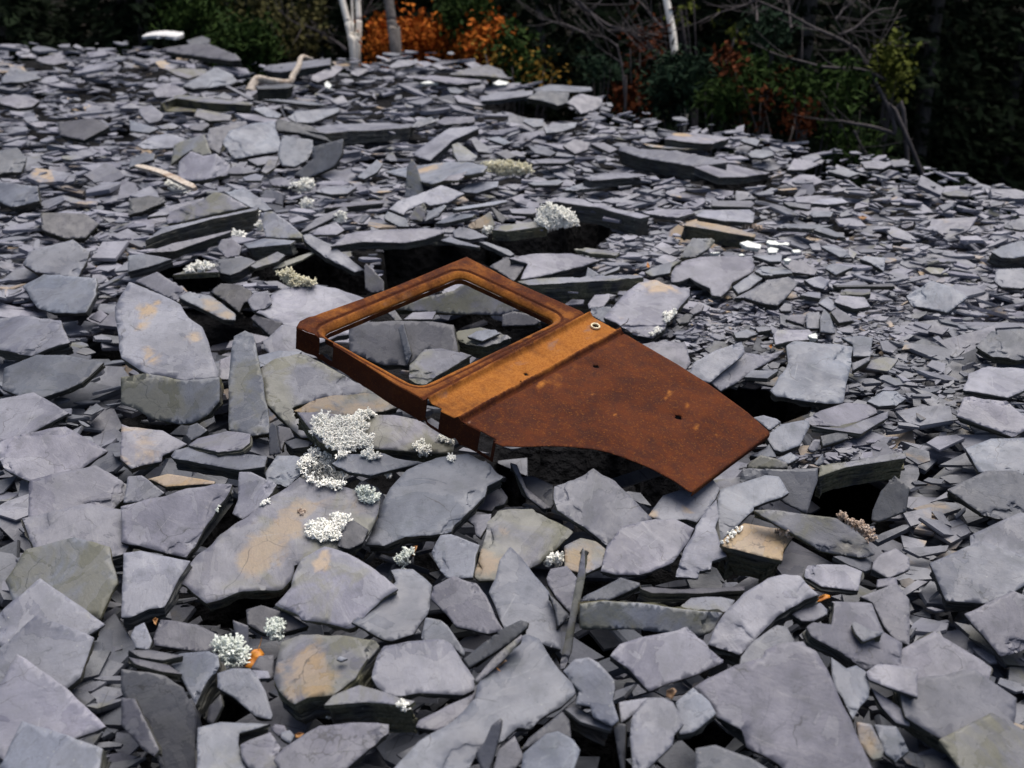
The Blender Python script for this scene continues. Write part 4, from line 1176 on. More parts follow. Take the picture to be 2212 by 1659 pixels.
def round_poly(poly, r, k=5):
    out = []
    m = len(poly)
    for i in range(m):
        p, a, b = Vector(poly[i]), Vector(poly[i - 1]), Vector(poly[(i + 1) % m])
        ra = min(r, (a - p).length * .45, (b - p).length * .45)
        s, e = p + (a - p).normalized() * ra, p + (b - p).normalized() * ra
        for j in range(k + 1):
            t = j / k
            q = s * (1 - t) ** 2 + p * 2 * t * (1 - t) + e * t * t
            out.append((q.x, q.y))
    return out

# outline in order: roof corner, roof edge, front edge, lower edge, wheel arch, hinge edge
OUT_PX = [(662, 688), (829, 629), (1002, 557), (1008, 554.5), (1104, 605), (1277, 682), (1342, 717), (1382, 742), (1450, 782), (1527, 830), (1617, 894), (1659, 930), (1663, 937),
          (1600, 985), (1496, 1063), (1488, 1062), (1457, 1040), (1407, 1014), (1382, 1004), (1342, 989), (1312, 979), (1279, 972), (1229, 967), (1180, 966), (1129, 968), (1085, 966),
          (1067, 958), (1073, 952), (1044, 935), (989, 904.5), (952, 887), (955, 881), (923, 867), (854, 829), (790, 788), (721, 745), (719, 738), (697, 727), (655, 712), (640, 707), (648, 694)]
WIN_PX = [(990, 590), (1003, 592), (1050, 615), (1110, 647), (1195, 682), (1197, 688), (1100, 730), (1004, 773), (930, 817), (910, 825), (895, 822), (874, 815), (829, 790), (770, 760), (705, 721), (699, 714), (703, 708), (791, 677), (829, 657), (900, 629)]
outline = resample([dl(*p) for p in OUT_PX], 0.011)
window_o = resample(round_poly([dl(*p) for p in [(996, 588), (1204, 685), (905, 828), (695, 713)]], 0.030, 6), 0.008)
def star(c, r, k, sd):
    g = random.Random(sd)
    return [(c[0] + r * g.uniform(.5, 1.25) * math.cos(6.283 * j / k), c[1] + r * g.uniform(.5, 1.25) * math.sin(6.283 * j / k)) for j in range(k)]
holes = [window_o, star(dl(1137, 804), .0075, 9, 1), star(dl(1287, 790), .0085, 9, 2), star(dl(1466, 899), .011, 12, 3), star(dl(1126, 823), .004, 7, 4)]
lock_c = dl(1286, 705.5)
holes.append([(lock_c[0] + .0105 * math.cos(6.283 * j / 20), lock_c[1] + .0105 * math.sin(6.283 * j / 20)) for j in range(20)])
WN = np.array(window_o)
def seg_dist(p, a, b):
    ax, ay = a; bx, by = b
    dx, dy = bx - ax, by - ay
    t = max(0, min(1, ((p[0] - ax) * dx + (p[1] - ay) * dy) / (dx * dx + dy * dy)))
    return math.hypot(p[0] - ax - t * dx, p[1] - ay - t * dy)
B1 = (dl(926, 865), dl(1276, 679)); B2 = (dl(993, 905), dl(1341, 714))
def line_d(p, L):
    (ax, ay), (bx, by) = L
    l = math.hypot(bx - ax, by - ay)
    return ((p[0] - ax) * (by - ay) - (p[1] - ay) * (bx - ax)) / l
sgn = 1 if line_d(dl(1400, 950), B2) > 0 else -1
def wclear(x, y):
    return math.sqrt(((WN - np.array((x, y))) ** 2).sum(1).min())
def zdoor(x, y):
    d = wclear(x, y)
    z = 0.0
    b1 = line_d((x, y), B1) * sgn; b2 = line_d((x, y), B2) * sgn
    if b1 < -0.004:
        r = max(0.0, 1 - d / 0.022)
        z -= 0.018 * r * r                                    # rolled lip of the window
        if d < .027: z -= 0.0025
        z -= 0.0045 * math.exp(-((d - 0.0265) / 0.0026) ** 2)  # pressed line around it
    z += 0.014 * math.exp(-((b1) / 0.0075) ** 2) - 0.008 * math.exp(-((b1 + .0125) / 0.0045) ** 2)
    z += 0.013 * math.exp(-((b2) / 0.0072) ** 2) - 0.008 * math.exp(-((b2 - .012) / 0.0045) ** 2)
    if b2 > 0:
        z += 0.004 * math.sin(min(1, b2 / .55) * math.pi)      # skin bows gently
        z += 0.0022 * noise.noise(Vector((x * 7, y * 7, 1)))
    elif b1 > 0:
        z -= 0.002
    z += 0.0012 * noise.noise(Vector((x * 11, y * 11, 5)))
    for c, dp in ((dl(1137, 804), .006), (dl(1466, 899), .008), (dl(1287, 790), .005)):
        z -= dp * math.exp(-(((x - c[0]) ** 2 + (y - c[1]) ** 2) / .022 ** 2))
    c = dl(672, 700)
    z += 0.006 * noise.noise(Vector((x * 40, y * 40, 8))) * math.exp(-(((x - c[0]) ** 2 + (y - c[1]) ** 2) / .05 ** 2))
    return z
SCRAPES = [(dl(*c), a, r) for c, a, r in [((1445, 852), .9, .013), ((1436, 865), .9, .008), ((1483, 877), .7, .010), ((1505, 924), .9, .016), ((1548, 939), .7, .014), ((1167, 831), .8, .014), ((1280, 853), .8, .007), ((1328, 899), .95, .007), ((1014, 911), .7, .007), ((1345, 845), .5, .02)]]
def wear_shade_at(x, y):
    b1 = line_d((x, y), B1) * sgn; b2 = line_d((x, y), B2) * sgn
    d = wclear(x, y)
    w1 = 0.32 + 0.36 * math.exp(-(d / .026) ** 2) + .25 * noise.noise(Vector((x * 9, y * 9, 2)))
    w3 = 0.42 * math.exp(-max(b2, 0) / .08) - .12
    s1 = min(1, max(0, (b1 + .004) / .012)); s2 = min(1, max(0, (b2 + .006) / .012))
    w = (w1 * (1 - s1) + .85 * s1) * (1 - s2) + w3 * s2
    w -= .75 * math.exp(-((b1 + .014) / .005) ** 2) + .75 * math.exp(-((b2 - .014) / .005) ** 2)  # groove by each bead: dirt, with its shade put into the colour
    if d < .06 and b1 < 0: w -= .6 * math.exp(-((d - .0265) / .0035) ** 2)  # pressed line around the window darkened the same way
    if b2 > .02:
        for (cx, cy), am, r in SCRAPES:
            dx, dy = x - cx, y - cy
            w += am * math.exp(-((dx * .9 + dy * .4) / (r * 1.6)) ** 2 - ((dy * .9 - dx * .4) / (r * .7)) ** 2)
    return w

def build_skin():
    pts = list(outline); edges = [(i, (i + 1) % len(outline)) for i in range(len(outline))]
    for h in holes:
        b = len(pts); pts += h
        edges += [(b + i, b + (i + 1) % len(h)) for i in range(len(h))]
    On = np.array(pts)
    xs = np.arange(On[:, 0].min(), On[:, 0].max(), .0085); ys = np.arange(On[:, 1].min(), On[:, 1].max(), .0085)
    gxx, gyy = np.meshgrid(xs, ys)
    c = np.stack([gxx.ravel(), gyy.ravel()], 1) + np.random.default_rng(2).uniform(-.0012, .0012, (gxx.size, 2))
    extra = []
    for L in (B1, B2):
        for t in np.linspace(0, 1, 110):
            for o in (-.021, -.016, -.011, -.007, -.0035, 0, .0035, .007, .011, .016, .021):
                ax, ay = L[0]; bx, by = L[1]; l = math.hypot(bx - ax, by - ay)
                extra.append((ax + (bx - ax) * t + (by - ay) / l * o, ay + (by - ay) * t - (bx - ax) / l * o))
    for o in (.004, .008, .0125, .017, .021, .0245, .0265, .0285, .032, .037, .042):
        m = len(window_o)
        for i in range(m):
            dx = window_o[(i + 1) % m][0] - window_o[i - 1][0]; dy = window_o[(i + 1) % m][1] - window_o[i - 1][1]
            l = math.hypot(dx, dy)
            for sg in (1, -1):
                extra.append((window_o[i][0] + sg * dy / l * o, window_o[i][1] - sg * dx / l * o))
    c = np.vstack([c, np.array(extra)])
    # keep the loose grid off the pressed lines, whose own points run along them
    ng = gxx.size
    bb = np.ones(len(c), bool)
    for L in (B1, B2):
        (ax, ay), (bx, by) = L
        l = math.hypot(bx - ax, by - ay)
        dd = np.abs(((c[:, 0] - ax) * (by - ay) - (c[:, 1] - ay) * (bx - ax)) / l)
        tt = ((c[:, 0] - ax) * (bx - ax) + (c[:, 1] - ay) * (by - ay)) / l / l
        bb[:ng] &= ~((dd < .023) & (tt > -.01) & (tt < 1.01))[:ng]
    dw = np.concatenate([((c[k:k + 400, None] - WN[None]) ** 2).sum(2).min(1) for k in range(0, ng, 400)])[:ng]
    bb[:ng] &= dw > .044 ** 2
    c = c[bb]
    ok = inside_np(outline, c[:, 0], c[:, 1])
    for h in holes: ok &= ~inside_np(h, c[:, 0], c[:, 1])
    c = c[ok]
    keep = []
    for k in range(0, len(c), 400):
        dm = ((c[k:k + 400, None] - On[None]) ** 2).sum(2).min(1)
        keep.append(dm > .0028 ** 2)
    c = c[np.concatenate(keep)]
    pts += [tuple(p) for p in c]
    res = geometry.delaunay_2d_cdt([Vector(p) for p in pts], edges, [], 0, 1e-6)
    ov, of = res[0], res[2]
    cen = np.array([[sum(ov[i].x for i in f) / 3, sum(ov[i].y for i in f) / 3] for f in of])
    ok = inside_np(outline, cen[:, 0], cen[:, 1])
    for h in holes: ok &= ~inside_np(h, cen[:, 0], cen[:, 1])
    V = [(p.x, p.y, zdoor(p.x, p.y)) for p in ov]
    me = pydata("outer_panel", V, [tuple(f) for f, k in zip(of, ok) if k], True)
    a = me.attributes.new("wear_shade", 'FLOAT', 'POINT')
    a.data.foreach_set('value', [wear_shade_at(p[0], p[1]) for p in V])
    return me
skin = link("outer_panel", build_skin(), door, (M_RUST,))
md = skin.modifiers.new("sheet", 'SOLIDIFY'); md.thickness = 0.0016; md.offset = -1

def wall_strip(name, path, depth, mat, cut=(), inset=0.0, closed=False, wear_shade=.2, tilt=0.0, z0=-.0016, parent=None):
    """sheet folded down from an edge; cut = (start, end, top, bottom) openings along it"""
    p = resample(path, .009, closed)
    if closed: p.append(p[0])
    dist = [0]
    for a, b in zip(p, p[1:]): dist.append(dist[-1] + math.dist(a, b))
    rows = 8
    V, Fc = [], []
    for i, (x, y) in enumerate(p):
        a, b = p[max(0, i - 1)], p[min(len(p) - 1, i + 1)]
        l = math.dist(a, b) or 1
        nx, ny = (b[1] - a[1]) / l, -(b[0] - a[0]) / l
        zt = zdoor(x, y) + z0
        for r in range(rows + 1):
            f = r / rows
            k = inset + tilt * depth * f
            V.append((x + nx * k, y + ny * k, zt - depth * f + .001 * noise.noise(Vector((x * 30, y * 30, r)))))
    for i in range(len(p) - 1):
        dm = (dist[i] + dist[i + 1]) / 2
        for r in range(rows):
            f = (r + .5) / rows
            if any(a < dm < b and t < f < bo for a, b, t, bo in cut): continue
            q = i * (rows + 1) + r
            Fc.append((q, q + 1, q + rows + 2, q + rows + 1))
    me = pydata(name, V, Fc)
    at = me.attributes.new("wear_shade", 'FLOAT', 'POINT')
    at.data.foreach_set('value', [wear_shade] * len(V))
    o = link(name, me, parent or door, (mat,))
    m = o.modifiers.new("sheet", 'SOLIDIFY'); m.thickness = 0.0018; m.offset = 0
    return o
hinge_px = [(641, 708), (655, 713), (697, 728), (721, 744), (790, 788), (854, 829.5), (923, 867.5), (953, 886), (989, 905), (1044, 935.5), (1072, 954)]
hp = [dl(*p) for p in hinge_px]
cum = [0]
for a, b in zip(hp, hp[1:]): cum.append(cum[-1] + math.dist(a, b))
wall_strip("hinge_flange", hp, .068, M_RUSTD, cut=[(cum[2] - .006, cum[3] - .002, -.1, .80), (cum[6] - .004, cum[7] - .004, -.1, .84), (cum[9] - .01, cum[10] - .012, -.1, .86)], wear_shade=.12)
wall_strip("roof_edge_flange", [dl(*p) for p in [(641, 707), (648, 694), (663, 688), (829, 629), (1000, 557)]][::-1], .03, M_RUSTD, wear_shade=.3)
wall_strip("front_edge_flange", [dl(*p) for p in [(1012, 557), (1104, 605), (1277, 682), (1382, 742), (1527, 830), (1659, 930)]], .03, M_RUSTD, wear_shade=.2)
wall_strip("lower_hem", [dl(*p) for p in [(1663, 937), (1600, 985), (1496, 1063)]], .012, M_RUSTD, wear_shade=.35, parent=skin)
wall_strip("window_lip", window_o, .014, M_RUSTD, closed=True, wear_shade=.4, parent=skin)
def ring(name, c, r, w, z, mat, parent):
    V, Fc = [], []
    A, Bn = 36, 10
    for i in range(A):
        for j in range(Bn):
            a, b = 6.2832 * i / A, 6.2832 * j / Bn
            q = r + w * math.cos(b)
            V.append((c[0] + q * math.cos(a), c[1] + q * math.sin(a), z + w * 1.3 * math.sin(b)))
    for i in range(A):
        for j in range(Bn):
            Fc.append((i * Bn + j, ((i + 1) % A) * Bn + j, ((i + 1) % A) * Bn + (j + 1) % Bn, i * Bn + (j + 1) % Bn))
    o = link(name, pydata(name, V, Fc, True), parent, (mat,))
    return o
lk = ring("lock_ring", lock_c, .0125, .0030, zdoor(*lock_c) + .0035, M_CREAM, skin)
lk["label"] = "cream coloured lock ring in the upper corner of the panel"
# ------------------------------------------------------------------ lichen, leaves, wood and quartz lying on the slates
def surf(px, py):
    i = int((px - GX0) / GS); j = int((py - GY0) / GS)
    t = ZB[min(max(j, 0), len(gy) - 1), min(max(i, 0), len(gx) - 1)]
    if t > 1e8: return hit(px, py, 0.0)
    return C0 + ray(px, py) * t

def lichen_material(name, a, b):
    n = N(name)
    v = n.new("TexCoord").outputs['Object']
    col = n.mix(n.ramp(n.noise(v, 70, 4), .38, .66), a, b)
    m = n.finish(col, 0.95, None, 0.1)
    return m
M_LICH = [lichen_material("lichen_white", (.90, .90, .84), (.94, .92, .87)), lichen_material("lichen_grey", (.70, .74, .68), (.82, .85, .79)), lichen_material("lichen_cream", (.66, .62, .46), (.82, .79, .64)), lichen_material("crust_tan", (.40, .30, .23), (.58, .49, .42))]

def lichen(poly, label, kind=0, tall=.022, dens=1.0, cat='lichen', nm='lichen_clump'):
    rg = random.Random(int(poly[0][0] * 7 + poly[0][1]))
    xs = [p[0] for p in poly]; ys = [p[1] for p in poly]
    area_px = centroid(poly)[2]
    slp = window(poly)
    zin = ZB[slp][inside_np(poly, PX[slp], PY[slp]) & (ZB[slp] < 1e8)]
    base = surf(sum(xs) / len(xs), sum(ys) / len(ys))
    if len(zin) > 2: base = C0 + ray(sum(xs) / len(xs), sum(ys) / len(ys)) * float(np.percentile(zin, 40 if area_px > 4000 else 15))
    t0 = (base - C0) @ CF
    px = t0 / F
    _, _, area = centroid(poly)
    cell = .0030 + .0008 * max(0, t0 - 3)
    n = int(min(4200, max(30, dens * area * px * px / (cell * cell) * .9)))
    V, Fc = [], []
    def tube(p0, p1, r0, r1):
        d = (p1 - p0)
        if d.length < 1e-6: return
        z = d.normalized()
        x = z.orthogonal().normalized(); y = z.cross(x)
        b = len(V)
        for p, r in ((p0, r0), (p1, r1)):
            for k in range(3):
                a = 2.094 * k
                V.append(p + x * (r * math.cos(a)) + y * (r * math.sin(a)))
        for k in range(3):
            j = (k + 1) % 3
            Fc.append((b + k, b + j, b + 3 + j, b + 3 + k))
        Fc.append((b + 3, b + 4, b + 5))
    out = Vector((0, -.35, 1)).normalized()
    tm = []
    for _ in range(n * 4):
        a, b = rg.uniform(min(xs), max(xs)), rg.uniform(min(ys), max(ys))
        if inside(poly, a, b):
            i = int((a - GX0) / GS); j = int((b - GY0) / GS)
            q = ray(a, b)
            t = ZB[j, i] if 0 <= j < len(gy) and 0 <= i < len(gx) else 1e9
            if t > t0 + .06: t = t0 + rg.uniform(-.01, .03)
            tm.append((a, b, C0 + q * t))
            if len(tm) >= n: break
    cx, cy = sum(xs) / len(xs), sum(ys) / len(ys)
    sc = 1 + .25 * max(0, t0 - 3)
    for a, b, P in tm:
        p = Vector(P)
        h = tall * rg.uniform(.45, 1.0) * min(1.6, sc)
        d = (out + Vector((rg.gauss(0, .5), rg.gauss(0, .5), rg.gauss(0, .25)))).normalized()
        r = .0017 * rg.uniform(.8, 1.25) * sc
        m = p + d * h * .5
        tube(p - d * .004, m, r * 1.2, r)
        for _k in range(3 if n < 900 else 2):
            e = (d + Vector((rg.gauss(0, .7), rg.gauss(0, .7), rg.gauss(0, .5)))).normalized()
            q = m + e * h * rg.uniform(.28, .5)
            tube(m, q, r, r * 1.0)
            for _l in range(2):
                e2 = (e + Vector((rg.gauss(0, .8), rg.gauss(0, .8), rg.gauss(0, .6)))).normalized()
                tube(q, q + e2 * h * rg.uniform(.14, .26), r, r * 1.15)
    o0 = Vector(base)
    me = pydata("lichen_clump", [v - o0 for v in V], Fc)
    o = link(nm, me, None, (M_LICH[kind],))
    o.location = o0
    tag(o, label, cat, 'lichen clumps on the slates')
    return o
for c, r, s, l, k, tl in [
 (0,2,'1600,340 1700,285 1760,330 1950,300 2070,380 1990,440 2110,480 2100,560 2010,600 1900,600 1860,640 1760,660 1760,760 1880,800 1860,900 1720,900 1560,840 1480,770 1500,700 1580,600 1720,510 1630,440', 'biggest white lichen clump spilling down in an S shape left of the door flange', 0, .026),
 (0,2,'2010,610 2100,580 2190,640 2080,660', 'small lichen tuft just right of the biggest white clump', 0, .02),
 (0,2,'1560,1240 1680,1190 1790,1260 1820,1200 1770,1160 1840,1140 1900,1190 1860,1280 1830,1350 1690,1360 1580,1340', 'white hooked lichen clump on the ochre stained slab', 0, .022),
 (0,2,'1975,930 2080,915 2175,990 2100,1035 2010,1020', 'grey lichen cushion below the biggest white clump', 1, .02),
 (0,2,'1140,1060 1180,1020 1225,1010 1200,1040', 'tiny lichen fleck on the upper rim of the ochre stained slab', 0, .012),
 (0,2,'1960,270 2070,235 2130,270 2060,310 1980,310', 'lichen tuft above the biggest white clump near the door', 0, .018),
 (0,2,'1450,1110 1490,1080 1550,1110 1500,1140', 'faint pinkish lichen patch on the ochre stained slab', 3, .006),
 (0,2,'760,1100 800,1040 835,1040 790,1110', 'thin lichen on the olive side of the left edge slab', 1, .01),
 (0,3,'770,620 860,600 930,565 1000,670 1030,760 900,780 800,740', 'grey green lichen bush beside the orange leaf', 1, .03),
 (0,3,'1210,480 1280,390 1355,400 1330,470 1345,540 1290,560 1240,530', 'open branching lichen on a dark slate right of the orange leaf', 1, .024),
 (0,3,'1710,1190 1750,1150 1785,1180 1740,1235', 'small white lichen on the olive fronted ledge, left one', 0, .012),
 (1,3,'115,1120 180,1095 225,1140 165,1170', 'small white lichen on the olive fronted ledge, right one', 0, .012),
 (1,2,'265,560 330,515 390,560 380,620 310,620', 'star shaped lichen on the layered slab under the door flange', 0, .02),
 (1,2,'460,480 520,455 620,520 560,520', 'lichen along the door side rim of the layered slab', 0, .015),
 (1,2,'550,640 600,620 595,680 560,670', 'lichen hanging at the end of the layered slab', 0, .014),
 (1,2,'10,790 70,745 60,810 20,810', 'lichen bit below the layered slab', 0, .014),
 (1,2,'1375,1550 1440,1500 1550,1480 1540,1560 1440,1585', 'pale lichen and litter left of the thin upright stick', 0, .016),
 (1,2,'105,1520 200,1430 230,1470 190,1570 140,1580', 'greenish lichen beside a curled brown leaf in a gap', 1, .018),
 (1,1,'1320,240 1410,155 1560,190 1630,250 1620,310 1540,310 1400,345', 'round white lichen tuft on the slab edge behind the door', 0, .032),
 (1,1,'865,340 920,300 925,360 890,380', 'small white lichen at the left end of the lichen slab behind the door', 0, .022),
 (1,0,'870,1470 940,1440 1080,1440 1280,1490 1150,1520 980,1520', 'wide pale lichen mat in the centre distance', 2, .03),
 (0,1,'400,400 500,320 620,350 620,390 420,415', 'fan of white lichen on the front of the layered left block', 0, .024),
 (0,1,'1040,200 1100,175 1140,210 1090,235', 'upper lichen dot at the right end of the layered left block', 0, .016),
 (0,1,'1110,290 1150,270 1175,330 1130,340', 'lower lichen dot at the right end of the layered left block', 0, .016),
 (0,1,'880,360 950,345 1015,390 970,430 910,410', 'white lichen above the small pinkish slate', 0, .018),
 (0,1,'500,670 590,625 730,640 740,680 580,690 540,740 520,720', 'white lichen strip above the black gap at left', 0, .018),
 (0,1,'1290,720 1400,680 1450,735 1640,790 1580,820 1400,820 1350,770', 'yellowish lichen mat on the rim of the wide slab by the door corner', 2, .02),
 (0,1,'1490,150 1520,100 1590,80 1590,130 1500,170', 'white lichen on a slab above the sliding slab', 0, .02),
 (0,1,'1800,230 1840,190 1890,220 1840,280', 'small lichen left of the overhanging bright slab', 0, .02),
 (0,0,'1410,1640 1530,1570 1590,1590 1590,1650 1480,1670', 'lichen tuft in the left middle distance above the sliding slab', 0, .025),
 (2,1,'205,1060 290,1040 330,1030 260,1110 215,1140', 'upper lichen on the rim of the pale slab right of the cream ring', 0, .014),
 (2,1,'90,1240 150,1180 185,1200 150,1250', 'lower lichen on the rim of the pale slab right of the cream ring', 0, .014),
 (2,2,'700,1380 790,1290 860,1240 890,1250 790,1330 720,1395', 'white crust along the left rim of the ochre topped block', 0, .010),
 (2,2,'1690,1160 1760,1120 1800,1180 1930,1220 2000,1280 2030,1350 1970,1370 1900,1290 1800,1210', 'tan crumbly crust behind the long dark slab at right', 3, .014),
 (2,1,'860,290 940,285 1060,330 1000,335 900,315', 'whitish crust on the right end of the ochre topped dark beam', 3, .016)]:
    lichen(tile(c, r, s), l, k, tl)

# --- fallen leaves
def leaf_material(name, a, b):
    n = N(name)
    v = n.new("TexCoord").outputs['Object']
    col = n.mix(n.ramp(n.noise(v, 60, 4), .35, .65), a, b)
    vein = n.ramp(n.math('ABSOLUTE', n.math('SUBTRACT', n.noise(n.scale(v, (30, 160, 30)), 1, 2), .5)), .03, 0)
    col = n.mix(n.math('MULTIPLY', vein, .35), col, (.55, .30, .06))
    return n.finish(col, .55, None, .4)
M_LEAF = [leaf_material("leaf_orange", (.52, .20, .018), (.40, .13, .012)), leaf_material("leaf_brown", (.24, .10, .03), (.34, .17, .06)), leaf_material("leaf_tan", (.42, .30, .22), (.30, .18, .10))]
def leaf(poly, stem, label, mk=0, curl=.006, cat='leaf'):
    cx, cy, _ = centroid(poly)
    base = surf(cx, cy)
    n = np.array([.05, -.45, 1.0]); n /= np.linalg.norm(n)
    base = base + n * .008
    d = (base - C0) @ n
    def on(p):
        q = ray(*p)
        return C0 + q * (d / (q @ n))
    xa = np.array([1.0, 0, 0]); xa -= n * n[0]; xa /= np.linalg.norm(xa); ya = np.cross(n, xa)
    L2 = [((on(p) - base) @ xa, (on(p) - base) @ ya) for p in poly]
    L2 = resample(L2, .003)
    rg = random.Random(int(cx))
    V = [(x, y, curl * math.sin((x + y) * 120 + 1) + .003 * noise.noise(Vector((x * 60, y * 60, cx)))) for x, y in L2]
    k = len(V)
    V += [(x * .5, y * .5, -.001 + curl * .6 * math.sin((x + y) * 60)) for x, y in L2] + [(0, 0, -.003)]
    Fc = [(i, (i + 1) % k, k + (i + 1) % k, k + i) for i in range(k)] + [(k + i, k + (i + 1) % k, 2 * k) for i in range(k)]
    root = empty("fallen_leaf", base)
    root.matrix_world = Matrix(((xa[0], ya[0], n[0], base[0]), (xa[1], ya[1], n[1], base[1]), (xa[2], ya[2], n[2], base[2]), (0, 0, 0, 1)))
    b = link("blade", pydata("leaf_blade", V, Fc, True), root, (M_LEAF[mk],))
    m = b.modifiers.new("t", 'SOLIDIFY'); m.thickness = .0005
    if stem:
        a_, b_ = [Vector(((on(p) - base) @ xa, (on(p) - base) @ ya, .004)) for p in stem]
        V, Fc = [], []
        sd = (b_ - a_).normalized(); sx = sd.orthogonal().normalized(); sy = sd.cross(sx)
        for i in range(6):
            f = i / 5
            p = a_.lerp(b_, f) + Vector((0, 0, .012 * f * f))
            for q in range(5): V.append(p + (sx * math.cos(1.2566 * q) + sy * math.sin(1.2566 * q)) * (.0013 - .0005 * f))
        for i in range(5):
            for q in range(5): Fc.append((i * 5 + q, i * 5 + (q + 1) % 5, i * 5 + 5 + (q + 1) % 5, i * 5 + 5 + q))
        link("stalk", pydata("leaf_stalk", V, Fc, True), root, (M_LEAF[1],))
    tag(root, label, cat, 'fallen leaves among the slates')
def T(c, r, s): return tile(c, r, s)
leaf(T(0,3,'1010,790 1030,740 1035,700 1090,640 1140,620 1175,660 1165,700 1140,710 1145,740 1100,775 1050,795'), T(0,3,'1130,630 1165,560'), 'bright orange leaf standing beside the grey green lichen')
leaf(T(2,3,'1450,235 1530,190 1600,160 1640,165 1645,190 1560,215'), T(2,3,'1460,232 1400,240'), 'orange leaf caught on the tip of the arched slab', 0, .004)
leaf(T(1,2,'225,1430 290,1395 285,1430 250,1480'), None, 'curled brown leaf beside greenish lichen in a gap', 1)
leaf(T(0,3,'1440,1365 1480,1355 1525,1362 1490,1395 1450,1400'), None, 'small brown leaf half buried near the bottom edge', 1, .002)
leaf(T(1,3,'960,790 1000,740 1030,710 1062,740 1000,775'), T(1,3,'965,790 1005,855'), 'orange tan leaf stub under the crossing slate sticks', 2, .003)
leaf(T(2,3,'230,990 290,980 312,1010 280,1060 230,1030'), None, 'crumpled tan leaf left of the huge mottled slab', 2, .008)
leaf(T(2,1,'1110,1330 1130,1320 1145,1335 1130,1355'), None, 'tiny orange leaf in the gravel right of the door', 0, .002)
leaf(T(2,1,'1880,215 1920,205 1965,220 1940,235 1895,230'), None, 'tiny red brown leaf on the far right slope', 1, .003)
leaf(T(2,1,'55,640 65,605 85,640 75,655'), None, 'tiny orange leaf left of the large flat slab', 0, .002)
leaf(T(2,1,'1705,415 1715,390 1728,410'), None, 'tiny upright orange leaf on the right slope', 0, .002)
leaf(T(0,3,'215,380 240,365 262,375 245,430 225,410'), None, 'brown leaf stuck under the pale purplish slab at left', 1, .004)

# --- wood
def wood_material(name, a, b, c):
    n = N(name)
    v = n.new("TexCoord").outputs['Object']
    g = n.noise(n.scale(v, (60, 60, 5)), 1.0, 5, .6)
    col = n.mix(n.ramp(g, .35, .65), a, b)
    col = n.mix(n.math('MULTIPLY', n.ramp(n.noise(v, 9, 4), .52, .7), .8), col, c)
    return n.finish(col, .85, n.bump(g, .6, .004), .15)
M_DRIFT = wood_material("bleached_wood", (.34, .29, .24), (.54, .48, .42), (.22, .13, .08))
M_BARK = wood_material("grey_bark", (.10, .09, .085), (.18, .16, .15), (.07, .06, .055))
M_TWIG = wood_material("dead_twig_bark", (.055, .048, .05), (.10, .088, .09), (.04, .034, .034))

def tube_mesh(paths, sides=7, sd=1, rough=.0):
    """paths: lists of (point, radius)"""
    V, Fc = [], []
    for path in paths:
        pr = None
        for i, (p, r) in enumerate(path):
            p = Vector(p)
            a = Vector(path[max(0, i - 1)][0]); b = Vector(path[min(len(path) - 1, i + 1)][0])
            z = (b - a).normalized()
            x = z.cross(Vector((.3, .9, .2))).normalized(); y = z.cross(x)
            b0 = len(V)
            for k in range(sides):
                an = 6.2832 * k / sides
                rr = r * (1 + rough * noise.noise(Vector((p.x * 9 + k, p.y * 9, p.z * 9 + sd))))
                V.append(p + x * (rr * math.cos(an)) + y * (rr * math.sin(an)))
            if pr is not None:
                for k in range(sides):
                    j = (k + 1) % sides
                    Fc.append((pr + k, pr + j, b0 + j, b0 + k))
            else:
                Fc.append(tuple(range(b0 + sides - 1, b0 - 1, -1)))
            pr = b0
        Fc.append(tuple(range(pr, pr + sides)))
    return V, Fc
def smooth_path(pts, k=6):
    out = []
    m = len(pts)
    for i in range(m - 1):
        p0, p1, p2, p3 = (pts[max(0, i - 1)], pts[i], pts[i + 1], pts[min(m - 1, i + 2)])
        for j in range(k):
            t = j / k
            q = .5 * ((2 * p1) + (-p0 + p2) * t + (2 * p0 - 5 * p1 + 4 * p2 - p3) * t * t + (-p0 + 3 * p1 - 3 * p2 + p3) * t ** 3)
            out.append(q)
    out.append(pts[-1])
    return out
# driftwood branch: a bent bleached limb on the far left slope
bd_ = float((surf(560, 190) - C0) @ CF) - .06
wp = [np.append(C0 + ray(*p) * (bd_ + dz), r) for p, dz, r in zip(tile(0, 0, '1055,800 1080,740 1130,690 1250,705 1390,715 1430,650 1470,580 1490,510 1515,488'), [0, .02, .05, .06, .05, .1, .15, .2, .25], [.042, .036, .032, .027, .026, .024, .022, .02, .017])]
sp = smooth_path(wp, 5)
drift = empty("driftwood_branch", tuple(sp[0][:3]))
V, Fc = tube_mesh([[(tuple(q[:3] - sp[0][:3]), float(q[3])) for q in sp]], 10, 3, .25)
link("limb", pydata("limb", V, Fc, True), drift, (M_DRIFT,))
wp = [np.append(C0 + ray(*p) * (bd_ + .25), r) for p, r in zip(tile(0, 0, '1515,490 1560,500 1600,508'), [.022, .014, .008])]
V, Fc = tube_mesh([[(tuple(q[:3] - sp[0][:3]), float(q[3])) for q in wp]], 7, 3, .2)
link("side_twig", pydata("side_twig", V, Fc, True), drift, (M_DRIFT,))
tag(drift, 'bent bleached driftwood branch on the far left slope', 'branch')

